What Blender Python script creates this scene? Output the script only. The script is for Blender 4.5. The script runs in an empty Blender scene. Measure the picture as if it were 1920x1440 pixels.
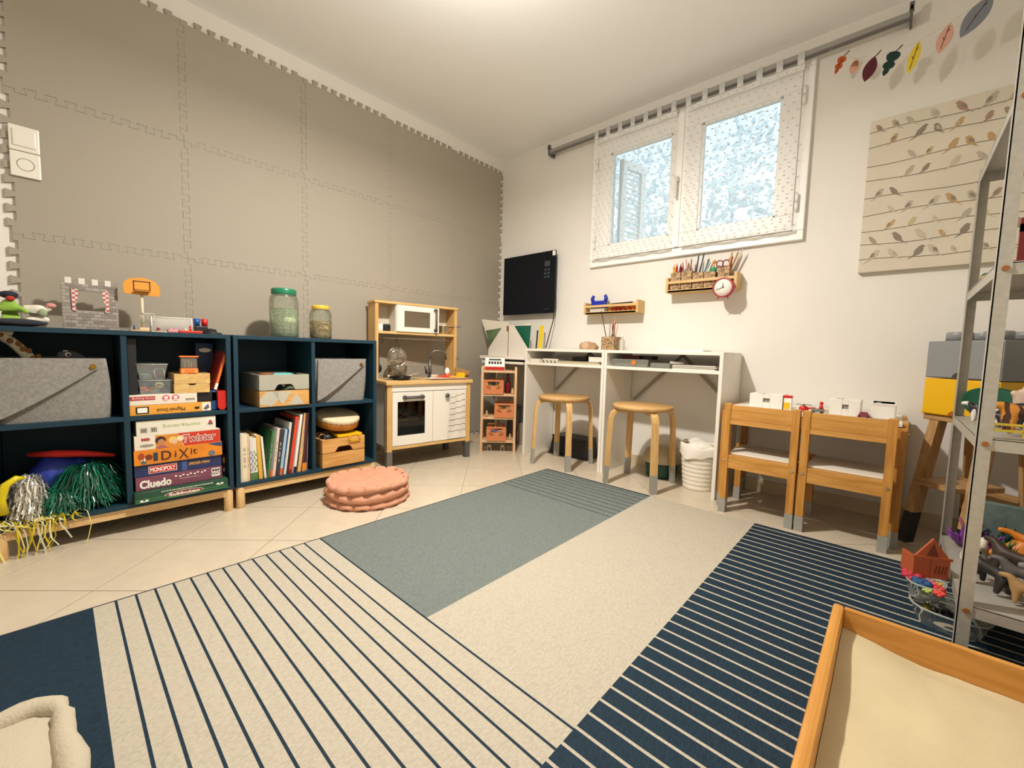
import bpy, bmesh, math, random
from mathutils import Matrix, Vector, Euler
random.seed(7)
S = bpy.context.scene
COL = S.collection
PI = math.pi

# ---------------------------------------------------------------- camera
def make_camera():
    yaw, pit, rol = 0.7418, 0.0774, 0.0267
    F = Vector((-math.sin(yaw)*math.cos(pit), math.cos(yaw)*math.cos(pit), -math.sin(pit)))
    R = Vector((math.cos(yaw), math.sin(yaw), 0)); U = R.cross(F)
    R2 = math.cos(rol)*R + math.sin(rol)*U; U2 = -math.sin(rol)*R + math.cos(rol)*U
    cd = bpy.data.cameras.new('camera'); cd.sensor_width = 36; cd.lens = 36*783.33/1920
    cd.clip_start = 0.01; cd.clip_end = 60
    co = bpy.data.objects.new('camera', cd); COL.objects.link(co)
    m = Matrix((R2, U2, -F)).transposed().to_4x4(); m.translation = (2.6366, -2.6936, .759)
    co.matrix_world = m
    S.camera = co
make_camera()

# ---------------------------------------------------------------- world, lamps, exposure
def make_light():
    w = bpy.data.worlds.new('sky'); S.world = w; w.use_nodes = True
    bg = w.node_tree.nodes['Background']
    bg.inputs[0].default_value = (.86, .95, 1.0, 1); bg.inputs[1].default_value = .95
    # ceiling lamp in the middle of the room, above the frame: a bright lower disc plus an added point light as fill
    lc = (1.0, .945, .87)
    ld = bpy.data.lights.new('ceiling_lamp', 'AREA'); ld.shape = 'DISK'; ld.size = .10; ld.energy = 35; ld.color = lc
    lo = bpy.data.objects.new('ceiling_lamp', ld); COL.objects.link(lo); lo.location = (1.47, -1.68, 2.07)
    pd = bpy.data.lights.new('ceiling_fill', 'POINT'); pd.energy = 13; pd.color = lc; pd.shadow_soft_size = .05
    po = bpy.data.objects.new('ceiling_fill', pd); COL.objects.link(po); po.location = (1.47, -1.68, 2.09)
    # sun over the garden behind the window
    sd = bpy.data.lights.new('sun', 'SUN'); sd.energy = 1.2; sd.angle = .01; sd.color = (1, .96, .9)
    so = bpy.data.objects.new('sun', sd); COL.objects.link(so)
    so.rotation_euler = Vector((-.75, -.04, -.66)).to_track_quat('-Z', 'Y').to_euler()
make_light()
S.view_settings.view_transform = 'Standard'; S.view_settings.look = 'None'
S.view_settings.exposure = 0.6; S.view_settings.gamma = 1.0
S.view_settings.use_curve_mapping = False

# ---------------------------------------------------------------- materials
def lin(h):
    h = h.lstrip('#'); o = []
    for i in (0, 2, 4):
        c = int(h[i:i+2], 16)/255
        o.append(c/12.92 if c <= .04045 else ((c+.055)/1.055)**2.4)
    return (*o, 1)
_mats = {}
def mat(h, rough=.5, metal=0, bump=0, bscale=200, var=0, vscale=8, spec=.5, sub=0):
    """plain procedural material: base colour with a little noise variation and fine relief"""
    key = ('m', h, rough, metal, bump, bscale, var, vscale, spec)
    if key in _mats: return _mats[key]
    m = bpy.data.materials.new('paint_%s' % h.lstrip('#')); m.use_nodes = True; nt = m.node_tree
    b = nt.nodes['Principled BSDF']
    b.inputs['Base Color'].default_value = lin(h); b.inputs['Roughness'].default_value = rough
    b.inputs['Metallic'].default_value = metal; b.inputs['Specular IOR Level'].default_value = spec
    tc = nt.nodes.new('ShaderNodeTexCoord')
    if var:
        n = nt.nodes.new('ShaderNodeTexNoise'); n.inputs['Scale'].default_value = vscale; n.inputs['Detail'].default_value = 4
        nt.links.new(tc.outputs['Object'], n.inputs['Vector'])
        hs = nt.nodes.new('ShaderNodeHueSaturation'); hs.inputs['Color'].default_value = lin(h)
        mp = nt.nodes.new('ShaderNodeMapRange'); mp.inputs['From Min'].default_value = .3; mp.inputs['From Max'].default_value = .7
        mp.inputs['To Min'].default_value = 1-var; mp.inputs['To Max'].default_value = 1+var
        nt.links.new(n.outputs['Fac'], mp.inputs['Value']); nt.links.new(mp.outputs[0], hs.inputs['Value'])
        nt.links.new(hs.outputs[0], b.inputs['Base Color'])
    if bump:
        n2 = nt.nodes.new('ShaderNodeTexNoise'); n2.inputs['Scale'].default_value = bscale; n2.inputs['Detail'].default_value = 3
        nt.links.new(tc.outputs['Object'], n2.inputs['Vector'])
        bp = nt.nodes.new('ShaderNodeBump'); bp.inputs['Strength'].default_value = bump; bp.inputs['Distance'].default_value = .004
        nt.links.new(n2.outputs['Fac'], bp.inputs['Height']); nt.links.new(bp.outputs[0], b.inputs['Normal'])
    _mats[key] = m
    return m
def wood(h1, h2, scale=(6, 60, 60), rough=.5):
    """wood with grain stretched along one axis (object space)"""
    key = ('w', h1, h2, scale, rough)
    if key in _mats: return _mats[key]
    m = bpy.data.materials.new('wood_%s' % h1.lstrip('#')); m.use_nodes = True; nt = m.node_tree
    b = nt.nodes['Principled BSDF']; b.inputs['Roughness'].default_value = rough
    tc = nt.nodes.new('ShaderNodeTexCoord'); mp = nt.nodes.new('ShaderNodeMapping'); mp.inputs['Scale'].default_value = scale
    n = nt.nodes.new('ShaderNodeTexNoise'); n.inputs['Scale'].default_value = 1; n.inputs['Detail'].default_value = 5; n.inputs['Distortion'].default_value = .6
    r = nt.nodes.new('ShaderNodeValToRGB'); r.color_ramp.elements[0].position = .35; r.color_ramp.elements[1].position = .68
    r.color_ramp.elements[0].color = lin(h2); r.color_ramp.elements[1].color = lin(h1)
    for a, c in ((tc.outputs['Object'], mp.inputs['Vector']), (mp.outputs[0], n.inputs['Vector']), (n.outputs['Fac'], r.inputs['Fac']), (r.outputs[0], b.inputs['Base Color'])):
        nt.links.new(a, c)
    _mats[key] = m
    return m
def clear(h='ffffff', gloss=.12, opac=0.0, hcol='ffffff'):
    """thin clear plastic or glass: tinted see-through plus a gloss coat and a share of haze"""
    key = ('c', h, gloss, opac, hcol)
    if key in _mats: return _mats[key]
    m = bpy.data.materials.new('clear_%s' % h); m.use_nodes = True; nt = m.node_tree
    for n in list(nt.nodes): nt.nodes.remove(n)
    o = nt.nodes.new('ShaderNodeOutputMaterial'); t = nt.nodes.new('ShaderNodeBsdfTransparent'); t.inputs[0].default_value = lin(h)
    g = nt.nodes.new('ShaderNodeBsdfGlossy'); g.inputs['Roughness'].default_value = .01
    lw = nt.nodes.new('ShaderNodeLayerWeight'); lw.inputs['Blend'].default_value = .35
    ml = nt.nodes.new('ShaderNodeMath'); ml.operation = 'MULTIPLY_ADD'; ml.inputs[1].default_value = .6; ml.inputs[2].default_value = gloss*.5
    nt.links.new(lw.outputs['Fresnel'], ml.inputs[0])
    mx = nt.nodes.new('ShaderNodeMixShader'); nt.links.new(ml.outputs[0], mx.inputs[0])
    if opac:
        d = nt.nodes.new('ShaderNodeBsdfDiffuse'); d.inputs[0].default_value = lin(hcol)
        m2 = nt.nodes.new('ShaderNodeMixShader'); m2.inputs[0].default_value = opac
        nt.links.new(t.outputs[0], m2.inputs[1]); nt.links.new(d.outputs[0], m2.inputs[2]); nt.links.new(m2.outputs[0], mx.inputs[1])
    else: nt.links.new(t.outputs[0], mx.inputs[1])
    nt.links.new(g.outputs[0], mx.inputs[2]); nt.links.new(mx.outputs[0], o.inputs[0])
    _mats[key] = m
    return m

# ---------------------------------------------------------------- mesh helpers
class MB:
    """collects shapes into one mesh"""
    def __init__(s): s.bm = bmesh.new()
    def _add(s, vs, fs, M=None, mi=0, smooth=False):
        bv = [s.bm.verts.new(M @ Vector(v) if M else v) for v in vs]
        for f in fs:
            try:
                bf = s.bm.faces.new([bv[i] for i in f]); bf.material_index = mi; bf.smooth = smooth
            except ValueError: pass
        return bv
    def box(s, x0, x1, y0, y1, z0, z1, bev=0, M=None, mi=0):
        b = bmesh.new(); bmesh.ops.create_cube(b, size=1)
        for v in b.verts:
            v.co = Vector(((x0+x1)/2+v.co.x*(x1-x0), (y0+y1)/2+v.co.y*(y1-y0), (z0+z1)/2+v.co.z*(z1-z0)))
        if bev: bmesh.ops.bevel(b, geom=b.edges[:], offset=bev, segments=2, profile=.6, affect='EDGES')
        s._add([v.co.copy() for v in b.verts], [[v.index for v in f.verts] for f in b.faces], M, mi, False)
        b.free(); return s
    def hexa(s, low, high, M=None, mi=0):
        """eight corner block: low ring of four points, high ring of four points"""
        s._add(list(low)+list(high), [(3,2,1,0), (4,5,6,7), (0,1,5,4), (1,2,6,5), (2,3,7,6), (3,0,4,7)], M, mi); return s
    def cyl(s, p0, p1, r0, r1=None, n=16, M=None, mi=0, caps=True):
        p0, p1 = Vector(p0), Vector(p1); r1 = r0 if r1 is None else r1
        d = (p1-p0).normalized(); a = d.orthogonal().normalized(); b = d.cross(a)
        vs = []
        for p, r in ((p0, r0), (p1, r1)):
            for i in range(n):
                t = 2*PI*i/n; vs.append(p+(a*math.cos(t)+b*math.sin(t))*r)
        bv = s._add(vs, [(i, (i+1) % n, n+(i+1) % n, n+i) for i in range(n)], M, mi, True)
        if caps:
            for ring in (bv[:n][::-1], bv[n:]):
                f = s.bm.faces.new(ring); f.material_index = mi
        return s
    def tube(s, pts, r, n=8, M=None, mi=0, closed=False):
        pts = [Vector(p) for p in pts]; k = len(pts); rs = r if isinstance(r, (list, tuple)) else [r]*k
        vs = []; up = None
        for i, p in enumerate(pts):
            a, b = pts[(i-1) % k if closed else max(i-1, 0)], pts[(i+1) % k if closed else min(i+1, k-1)]
            d = (b-a).normalized()
            if up is None: up = d.orthogonal().normalized()
            up = (up-d*up.dot(d)); up = up.normalized() if up.length > 1e-6 else d.orthogonal().normalized()
            w = d.cross(up)
            for j in range(n):
                t = 2*PI*j/n; vs.append(p+(up*math.cos(t)+w*math.sin(t))*rs[i])
        fs = []
        for i in range(k if closed else k-1):
            i2 = (i+1) % k
            fs += [(i*n+j, i*n+(j+1) % n, i2*n+(j+1) % n, i2*n+j) for j in range(n)]
        bv = s._add(vs, fs, M, mi, True)
        if not closed:
            for ring in (bv[:n][::-1], bv[-n:]):
                f = s.bm.faces.new(ring); f.material_index = mi
        return s
    def lathe(s, prof, n=24, M=None, mi=0, c=(0, 0), smooth=True, cap0=True):
        vs = []
        for r, z in prof:
            for j in range(n):
                t = 2*PI*j/n; vs.append((c[0]+max(r, 1e-5)*math.cos(t), c[1]+max(r, 1e-5)*math.sin(t), z))
        k = len(prof)
        fs = [(i*n+j, i*n+(j+1) % n, (i+1)*n+(j+1) % n, (i+1)*n+j) for i in range(k-1) for j in range(n)]
        bv = s._add(vs, fs, M, mi, smooth)
        if cap0 and prof[0][0] > 1e-4: s.bm.faces.new(bv[:n][::-1]).material_index = mi
        if prof[-1][0] > 1e-4: s.bm.faces.new(bv[-n:]).material_index = mi
        return s
    def prism(s, poly, y0, y1, M=None, mi=0):
        """polygon in the x-z plane pushed from y0 to y1"""
        n = len(poly)
        s._add([(x, y0, z) for x, z in poly]+[(x, y1, z) for x, z in poly],
               [list(range(n)), list(range(2*n-1, n-1, -1))]+[((i+1) % n, i, n+i, n+(i+1) % n) for i in range(n)], M, mi); return s
    def slab(s, poly, z0, z1, M=None, mi=0):
        """polygon in the x-y plane pushed from z0 to z1"""
        n = len(poly)
        s._add([(x, y, z0) for x, y in poly]+[(x, y, z1) for x, y in poly],
               [list(range(n-1, -1, -1)), list(range(n, 2*n))]+[(i, (i+1) % n, n+(i+1) % n, n+i) for i in range(n)], M, mi); return s
    def ball(s, c, r, n=12, M=None, mi=0, jit=0):
        r = (r, r, r) if not isinstance(r, (tuple, list)) else r; h = n//2+1; vs = []
        for i in range(h+1):
            ph = PI*i/h
            for j in range(n):
                t = 2*PI*j/n; q = 1+random.uniform(-jit, jit)
                vs.append((c[0]+r[0]*q*max(math.sin(ph), .002)*math.cos(t), c[1]+r[1]*q*max(math.sin(ph), .002)*math.sin(t), c[2]+r[2]*q*math.cos(ph)))
        s._add(vs, [(i*n+j, (i+1)*n+j, (i+1)*n+(j+1) % n, i*n+(j+1) % n) for i in range(h) for j in range(n)], M, mi, True); return s
    def face(s, pts, M=None, mi=0):
        s._add(pts, [list(range(len(pts)))], M, mi); return s
    def ribbon(s, pts, w, side=(0, 1, 0), M=None, mi=0):
        sd = Vector(side).normalized()*w/2; vs = []
        for p in pts: vs += [Vector(p)-sd, Vector(p)+sd]
        s._add(vs, [(2*i, 2*i+1, 2*i+3, 2*i+2) for i in range(len(pts)-1)], M, mi, True); return s
    def mesh(s, name, mats, fix=True):
        me = bpy.data.meshes.new(name)
        if fix: bmesh.ops.recalc_face_normals(s.bm, faces=s.bm.faces[:])
        s.bm.to_mesh(me); s.bm.free()
        for m in (mats if isinstance(mats, (list, tuple)) else [mats]): me.materials.append(m)
        return me
def obj(name, mb, m, parent=None, loc=(0, 0, 0), rot=(0, 0, 0), fix=True):
    me = mb.mesh(name, m, fix) if isinstance(mb, MB) else mb
    o = bpy.data.objects.new(name, me); COL.objects.link(o); o.location = loc; o.rotation_euler = rot
    if parent: o.parent = parent
    return o
def tag(o, label, cat, group=None, kind=None):
    o['label'] = label; o['category'] = cat
    if group: o['group'] = group
    if kind: o['kind'] = kind
    return o
def thing(name, label, cat, loc=(0, 0, 0), rz=0, group=None):
    o = bpy.data.objects.new(name, None); COL.objects.link(o); o.empty_display_size = .05
    o.location = loc; o.rotation_euler = (0, 0, rz)
    return tag(o, label, cat, group)
def solo(name, mb, m, label, cat, loc=(0, 0, 0), rz=0, group=None, kind=None, rot=None, fix=True):
    return tag(obj(name, mb, m, None, loc, rot or (0, 0, rz), fix), label, cat, group, kind)
def struct(name, mb, m, loc=(0, 0, 0)):
    o = obj(name, mb, m, None, loc); o['kind'] = 'structure'; return o
LW = PI/2                       # turn of things that stand with their front towards +x (along the left wall)
def text_mesh(s, w, h, m, name='lettering', shear=0, flip=False, bold=0, keep=False):
    """flat lettering in the local x-z plane, centred, fitted to width w and cap height h"""
    cu = bpy.data.curves.new('lettering', 'FONT'); cu.body = s; cu.size = 1; cu.resolution_u = 3; cu.shear = shear; cu.offset = bold
    ob = bpy.data.objects.new('lettering', cu)
    me = bpy.data.meshes.new_from_object(ob)
    bpy.data.objects.remove(ob); bpy.data.curves.remove(cu)
    xs = [v.co.x for v in me.vertices]; ys = [v.co.y for v in me.vertices]
    x0, x1, y0, y1 = min(xs), max(xs), min(ys), max(ys)
    sx, sy = w/(x1-x0), h/(y1-y0)
    if keep: sx = sy = min(sx, sy)
    f = -1 if flip else 1
    for v in me.vertices:
        v.co = Vector((f*(v.co.x-(x0+x1)/2)*sx, 0, f*(v.co.y-(y0+y1)/2)*sy))
    me.name = name; me.materials.append(m)
    return me
def text(parent, s, x, z, w, h, m, y=-.0012, name='lettering', **k):
    return obj(name, text_mesh(s, w, h, m, **k), None, parent, (x, y, z))
def plate(parent, name, poly, m, y=-.0008, t=.0006):
    """a flat printed patch on a front face (x-z polygon)"""
    return obj(name, MB().prism(poly, y, y+t), m, parent)
def rect(x0, x1, z0, z1): return [(x0, z0), (x1, z0), (x1, z1), (x0, z1)]
def oval(cx, cz, rx, rz, n=16): return [(cx+rx*math.cos(2*PI*i/n), cz+rz*math.sin(2*PI*i/n)) for i in range(n)]
def blob(o, lvl=1):
    md = o.modifiers.new('smooth', 'SUBSURF'); md.levels = lvl; md.render_levels = lvl; return o
def creature(name, pts, edges, radii, m, label, cat, loc, rz=0, scale=1, group=None, lvl=2):
    """a little animal figure: one continuous skin over a joint skeleton"""
    me = bpy.data.meshes.new(name); me.from_pydata([Vector(p)*scale for p in pts], edges, []); me.materials.append(m)
    o = bpy.data.objects.new(name, me); COL.objects.link(o); o.location = loc; o.rotation_euler = (0, 0, rz)
    sk = o.modifiers.new('skin', 'SKIN'); sk.use_smooth_shade = True
    if not me.skin_vertices: me.skin_vertices.new()
    for i, r in enumerate(radii):
        r = r if isinstance(r, tuple) else (r, r)
        me.skin_vertices[0].data[i].radius = (r[0]*scale, r[1]*scale); me.skin_vertices[0].data[i].use_root = (i == 0)
    md = o.modifiers.new('smooth', 'SUBSURF'); md.levels = 1; md.render_levels = lvl
    return tag(o, label, cat, group)

# ---------------------------------------------------------------- colours of the place
WHITE = mat('e9e4db', .75, bump=.15, bscale=60, var=.02, vscale=3)
CEIL = mat('f9f8f5', .8, bump=.1, bscale=90)
FOAM = mat('a89f8f', .62, bump=.35, bscale=900, var=.05, vscale=500, spec=.35)
TILE = mat('cbbda6', .3, var=.05, vscale=14, bump=.03, bscale=30)
GROUT = mat('b59f80', .85)
PETROL = mat('1b3847', .5, var=.04, vscale=6, spec=.3)
PINE = wood('d9ad6d', 'c08f4e', (60, 6, 60))
BIRCH = wood('e3c391', 'd2aa70', (5, 60, 60))
BIRCHZ = wood('e3c391', 'd2aa70', (60, 60, 5))
LAMI = mat('ece6da', .45)
GREYP = mat('8b8880', .6)
DKGREY = mat('55544e', .55)
BLACK = mat('121316', .5)
RED = mat('c8201c', .4); ORANGE = mat('e8772a', .4); YELLOW = mat('f2b705', .4); BLUE = mat('1f4f9a', .4)
CREAM = mat('eadfc4', .7)
PAPER = mat('f2ede2', .7)
CHROME = mat('c9c4b8', .25, metal=1)
STEEL = mat('8d8a84', .3, metal=1)
BRASS = mat('b08436', .35, metal=1)
FELT = mat('918e88', .95, bump=.6, bscale=300, var=.16, vscale=90, spec=.1)

# ================================================================ THE SETTING
RX, RY, RZ = 3.14, -3.75, 2.405        # room: right wall, wall behind the camera, ceiling
def clip(poly, x0, x1, y0, y1):
    for ax, lim, sg in ((0, x0, 1), (0, x1, -1), (1, y0, 1), (1, y1, -1)):
        out = []
        for i in range(len(poly)):
            a, b = poly[i-1], poly[i]; da, db = sg*(a[ax]-lim), sg*(b[ax]-lim)
            if (da >= 0) != (db >= 0):
                t = da/(da-db); out.append((a[0]+t*(b[0]-a[0]), a[1]+t*(b[1]-a[1])))
            if db >= 0: out.append(b)
        poly = out
        if len(poly) < 3: return []
    return poly
def build_shell():
    fl = struct('floor', MB().box(-.012, RX, RY, 0, -.06, -.004), GROUT)
    d = .3465; g = .0014
    full = None
    for i in range(-12, 14):
        for j in range(-12, 14):
            # joints run at 45 degrees: y-x = -3.045+.49k and x+y = -1.266+.491k
            a0, a1 = -3.045+.49*i, -3.045+.49*(i+1); b0, b1 = -1.266+.491*j, -1.266+.491*(j+1)
            P = lambda a, b: ((b-a)/2, (a+b)/2)
            e = g*1.414
            poly = [P(a0+e, b0+e), P(a0+e, b1-e), P(a1-e, b1-e), P(a1-e, b0+e)]
            cx, cy = sum(p[0] for p in poly)/4, sum(p[1] for p in poly)/4
            c = clip(poly, -.01, RX-.002, RY+.002, -.002)
            if len(c) < 3: continue
            area = abs(sum(c[k-1][0]*c[k][1]-c[k][0]*c[k-1][1] for k in range(len(c))))/2
            if area < .0008: continue
            if area > .119 and full: me = full
            else:
                q = [(x-cx, y-cy) for x, y in c]
                ar = sum(q[k-1][0]*q[k][1]-q[k][0]*q[k-1][1] for k in range(len(q)))
                if ar < 0: q = q[::-1]
                me = MB().slab(q, -.006, 0).mesh('floor_tile', TILE)
                if area > .119: full = me
            obj('floor_tile', me, None, fl, (cx, cy, 0))
    struct('ceiling', MB().box(-.1, RX+.1, RY-.1, .3, RZ, RZ+.08), CEIL)
    wl = struct('wall_left', MB().box(-.11, -.012, RY-.1, .1, 0, RZ), WHITE)
    struct('wall_right', MB().box(RX, RX+.1, RY-.1, .25, 0, RZ), WHITE)
    struct('wall_front', MB().box(-.012, RX, RY-.1, RY, 0, RZ), WHITE)
    # window wall with its opening
    wb = MB(); wx0, wx1, wz0, wz1 = .955, 2.205, 1.405, 2.29
    wb.box(-.012, wx0, 0, .25, 0, RZ).box(wx1, RX, 0, .25, 0, RZ).box(wx0, wx1, 0, .25, 0, wz0).box(wx0, wx1, 0, .25, wz1, RZ)
    struct('wall_back', wb, WHITE)
    bb = mat('cdbb9c', .35, var=.04, vscale=12)
    struct('baseboard_back', MB().box(0.0, RX, -.012, 0, 0, .07, .002), bb)
    struct('baseboard_left', MB().box(-.012, -.001, RY, -.013, 0, .038, .001), bb)
    struct('baseboard_right', MB().box(RX-.012, RX, RY, -.012, 0, .07, .002), bb)
    # interlocking foam tiles on the left wall
    t, z_top, y4 = .5625, 2.303, -.5446
    NT = 10; dep = .013
    def wave(n, own):    # dovetailed tab line along one side, flat next to the corners; own: sign of this tile's own tabs
        p = t/n/2; pts = []
        for k in range(1, n*2-1):
            sg = 1 if k % 2 == 0 else -1
            c = (k+.5)*p; h = p*.5+.004-(.0005 if sg == own else -.0005)
            pts += [(c-h, sg*dep), (c+h, sg*dep)]
        pts[0] = (pts[0][0]+.004, pts[0][1]); pts[-1] = (pts[-1][0]-.004, pts[-1][1])
        return [(pts[0][0], 0)]+pts+[(pts[-1][0], 0)]
    far, near = wave(NT, 1), wave(NT, -1)
    gap = .0005
    cols = [(y4-(k+1)*t, y4-k*t) for k in range(4)]
    cols = [(-.5446, -.5446+t)] + cols
    for ci, (ya, yb) in enumerate(cols):
        w = min(yb, -.013)-ya if ci == 0 else t
        for r in range(4):
            zb = z_top-(r+1)*t
            bot = [(a, b+gap) for a, b in near]; top = [(a, t+b-gap) for a, b in far][::-1]
            rig = [(w+b-gap, a) for a, b in far]; lef = [(b+gap, a) for a, b in near][::-1]
            if w < t: bot = [q for q in bot if q[0] < w-.02]; top = [q for q in top if q[0] < w-.02]
            poly = [(gap, gap)]+bot+[(w-gap, gap)]+rig+[(w-gap, t-gap)]+top+[(gap, t-gap)]+lef
            mb = MB(); mb.prism(poly, 0, .012)
            # local x runs along +y of the room, front towards +x
            dx = random.uniform(-.0006, .0006)
            obj('foam_tile', mb, FOAM, wl, (0.0004+dx, ya, zb), (random.uniform(-.0006, .0006), 0, LW))
    return wl
wall_left = build_shell()

def build_window():
    fr = mat('f7f5f0', .35, bump=.08, bscale=40)
    # fixed outer frame on the wall face
    x0, x1, z0, z1 = .93, 2.228, 1.386, 2.306
    o = MB(); w = .05; y0, y1 = -.028, .03
    o.box(x0, x1, y0, y1, z0, z0+w, .004).box(x0, x1, y0, y1, z1-w, z1, .004).box(x0, x0+w, y0, y1, z0+w, z1-w, .004).box(x1-w, x1, y0, y1, z0+w, z1-w, .004)
    win = struct('window_1', o, fr)
    glass = clear('f4fbff', .06)
    for a, b, pa, pb in ((.982, 1.560, 1.075, 1.508), (1.564, 2.176, 1.683, 2.094)):
        m = MB(); za, zb, ga, gb = 1.438, 2.254, 1.522, 2.150; ya, yb = -.036, .012
        m.box(a, b, ya, yb, za, ga, .005).box(a, b, ya, yb, gb, zb, .005).box(a, pa, ya, yb, ga, gb, .005).box(pb, b, ya, yb, ga, gb, .005)
        # inner glazing bead
        q = .012
        m.box(pa, pb, ya+.012, yb-.01, ga, ga+q).box(pa, pb, ya+.012, yb-.01, gb-q, gb).box(pa, pa+q, ya+.012, yb-.01, ga, gb).box(pb-q, pb, ya+.012, yb-.01, ga, gb)
        sash = obj('sash', m, fr, win)
        obj('pane', MB().box(pa+.004, pb-.004, -.008, -.004, ga+.004, gb-.004), glass, sash)
    obj('cover_strip', MB().box(1.545, 1.580, -.046, -.034, 1.44, 2.25, .004), fr, win)
    h = MB(); h.box(1.556, 1.570, -.075, -.046, 1.83, 1.86, .003).box(1.552, 1.566, -.085, -.070, 1.73, 1.86, .005)
    obj('handle', h, mat('ddd8cc', .35), win)
    for hx, hz in ((2.19, 2.115), (2.19, 1.578), (.972, 1.556), (.972, 2.1)):
        m = MB().cyl((hx, -.042, hz-.045), (hx, -.042, hz-.002), .008, n=10).cyl((hx, -.042, hz+.002), (hx, -.042, hz+.045), .008, n=10)
        obj('hinge', m, fr, win)
    # outside reveal, sill and the folded louvred shutter
    obj('window_sill', MB().box(.955, 2.205, .25, .42, 1.34, 1.395).box(.96, 2.2, .035, .25, 1.396, 1.405), mat('e8e6e0', .6), win)
    sh = thing('window_shutter', 'white louvred shutter folded open outside the left window pane', 'shutter', (1.0, .27, 1.42), math.radians(75))
    W = .27; Hh = .82
    m = MB().box(0, .05, 0, .03, 0, Hh).box(W-.05, W, 0, .03, 0, Hh).box(.05, W-.05, 0, .03, 0, .06).box(.05, W-.05, 0, .03, Hh-.06, Hh)
    obj('shutter_frame', m, mat('dfe3e4', .6), sh)
    sl = MB().box(-(W-.1)/2, (W-.1)/2, -.014, .014, -.003, .003).mesh('slat', mat('dfe3e4', .6))
    k = 0
    while .085+k*.036 < Hh-.07:
        obj('slat', sl, None, sh, (W/2, .015, .085+k*.036), (.7, 0, 0)); k += 1
build_window()

def build_garden():
    g = struct('ground', MB().box(-2.5, 6, .25, 7, 1.0, 1.1), mat('9aa08c', .9, var=.2, vscale=3))
    leaf = []
    for c in ('dbe8ec', 'e6eff2', 'd2e2e8', 'eff5f7'):
        m = bpy.data.materials.new('pale_leaf'); m.use_nodes = True; nt = m.node_tree; nt.nodes.remove(nt.nodes['Principled BSDF'])
        d, tr, mx = nt.nodes.new('ShaderNodeBsdfDiffuse'), nt.nodes.new('ShaderNodeBsdfTranslucent'), nt.nodes.new('ShaderNodeMixShader')
        d.inputs[0].default_value = tr.inputs[0].default_value = lin(c)
        nt.links.new(d.outputs[0], mx.inputs[1]); nt.links.new(tr.outputs[0], mx.inputs[2]); nt.links.new(mx.outputs[0], nt.nodes['Material Output'].inputs[0]); leaf.append(m)
    for cx, cy, w, h, lab in ((-.9, 2.6, 1.6, 2.6, 'pale leafy hedge outside, seen through the left window pane'), (1.9, 2.9, 1.15, 2.7, 'pale leafy hedge outside, seen through the right window pane')):
        mb = MB()
        for i in range(2600):
            x = random.uniform(-w, w); y = max(-.4, min(.4, random.gauss(0, .2))); z = random.uniform(0, h)*(1-.15*abs(x/w))
            a = Vector((random.gauss(0, 1), random.gauss(0, 1), random.gauss(0, 1))).normalized(); b = a.orthogonal().normalized()
            s = random.uniform(.03, .075); c = Vector((x, y, z+.02)); n_ = a.cross(b)
            mb.face([c-a*s, c+b*s*.5+n_*.01, c+a*s, c-b*s*.5+n_*.01], mi=random.randrange(4))
        solo('hedge', mb, leaf, lab, 'hedge', (cx, cy, 1.1), kind='stuff', fix=False)
build_garden()

def sheer(ground=.26):
    """sheer voile with a grid of small woven dots"""
    m = bpy.data.materials.new('sheer_voile'); m.use_nodes = True; nt = m.node_tree
    for n in list(nt.nodes): nt.nodes.remove(n)
    N = nt.nodes.new; L = nt.links.new
    o = N('ShaderNodeOutputMaterial'); t = N('ShaderNodeBsdfTransparent'); d = N('ShaderNodeBsdfDiffuse'); tl = N('ShaderNodeBsdfTranslucent')
    d.inputs[0].default_value = lin('fdfcf9'); tl.inputs[0].default_value = lin('f6f4ee')
    ad = N('ShaderNodeMixShader'); ad.inputs[0].default_value = .3; L(d.outputs[0], ad.inputs[1]); L(tl.outputs[0], ad.inputs[2])
    tc = N('ShaderNodeTexCoord'); sp = N('ShaderNodeSeparateXYZ'); L(tc.outputs['Object'], sp.inputs[0])
    def math_(op, a, b=None):
        q = N('ShaderNodeMath'); q.operation = op
        for i, v in enumerate((a, b)):
            if v is None: continue
            if isinstance(v, (int, float)): q.inputs[i].default_value = v
            else: L(v, q.inputs[i])
        return q.outputs[0]
    P = .040
    row = math_('FLOOR', math_('DIVIDE', sp.outputs['Z'], P))
    sh = math_('MULTIPLY', math_('MODULO', row, 2.0), P/2)
    fx = math_('SUBTRACT', math_('FRACT', math_('DIVIDE', math_('ADD', sp.outputs['X'], math_('ADD', sh, 10.0)), P)), .5)
    fz = math_('SUBTRACT', math_('FRACT', math_('DIVIDE', sp.outputs['Z'], P)), .5)
    dd = math_('ADD', math_('MULTIPLY', fx, fx), math_('MULTIPLY', math_('MULTIPLY', fz, fz), 2.5))
    dot = math_('LESS_THAN', dd, .026)
    # dots are close-woven thread that blocks the light, the ground is thin
    dm = N('ShaderNodeBsdfDiffuse'); dm.inputs[0].default_value = lin('c8c8c2')
    mx = N('ShaderNodeMixShader'); mx.inputs[0].default_value = ground; L(t.outputs[0], mx.inputs[1]); L(ad.outputs[0], mx.inputs[2])
    m2 = N('ShaderNodeMixShader'); L(math_('MULTIPLY', dot, .92), m2.inputs[0]); L(mx.outputs[0], m2.inputs[1]); L(dm.outputs[0], m2.inputs[2]); L(m2.outputs[0], o.inputs[0])
    return m
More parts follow.
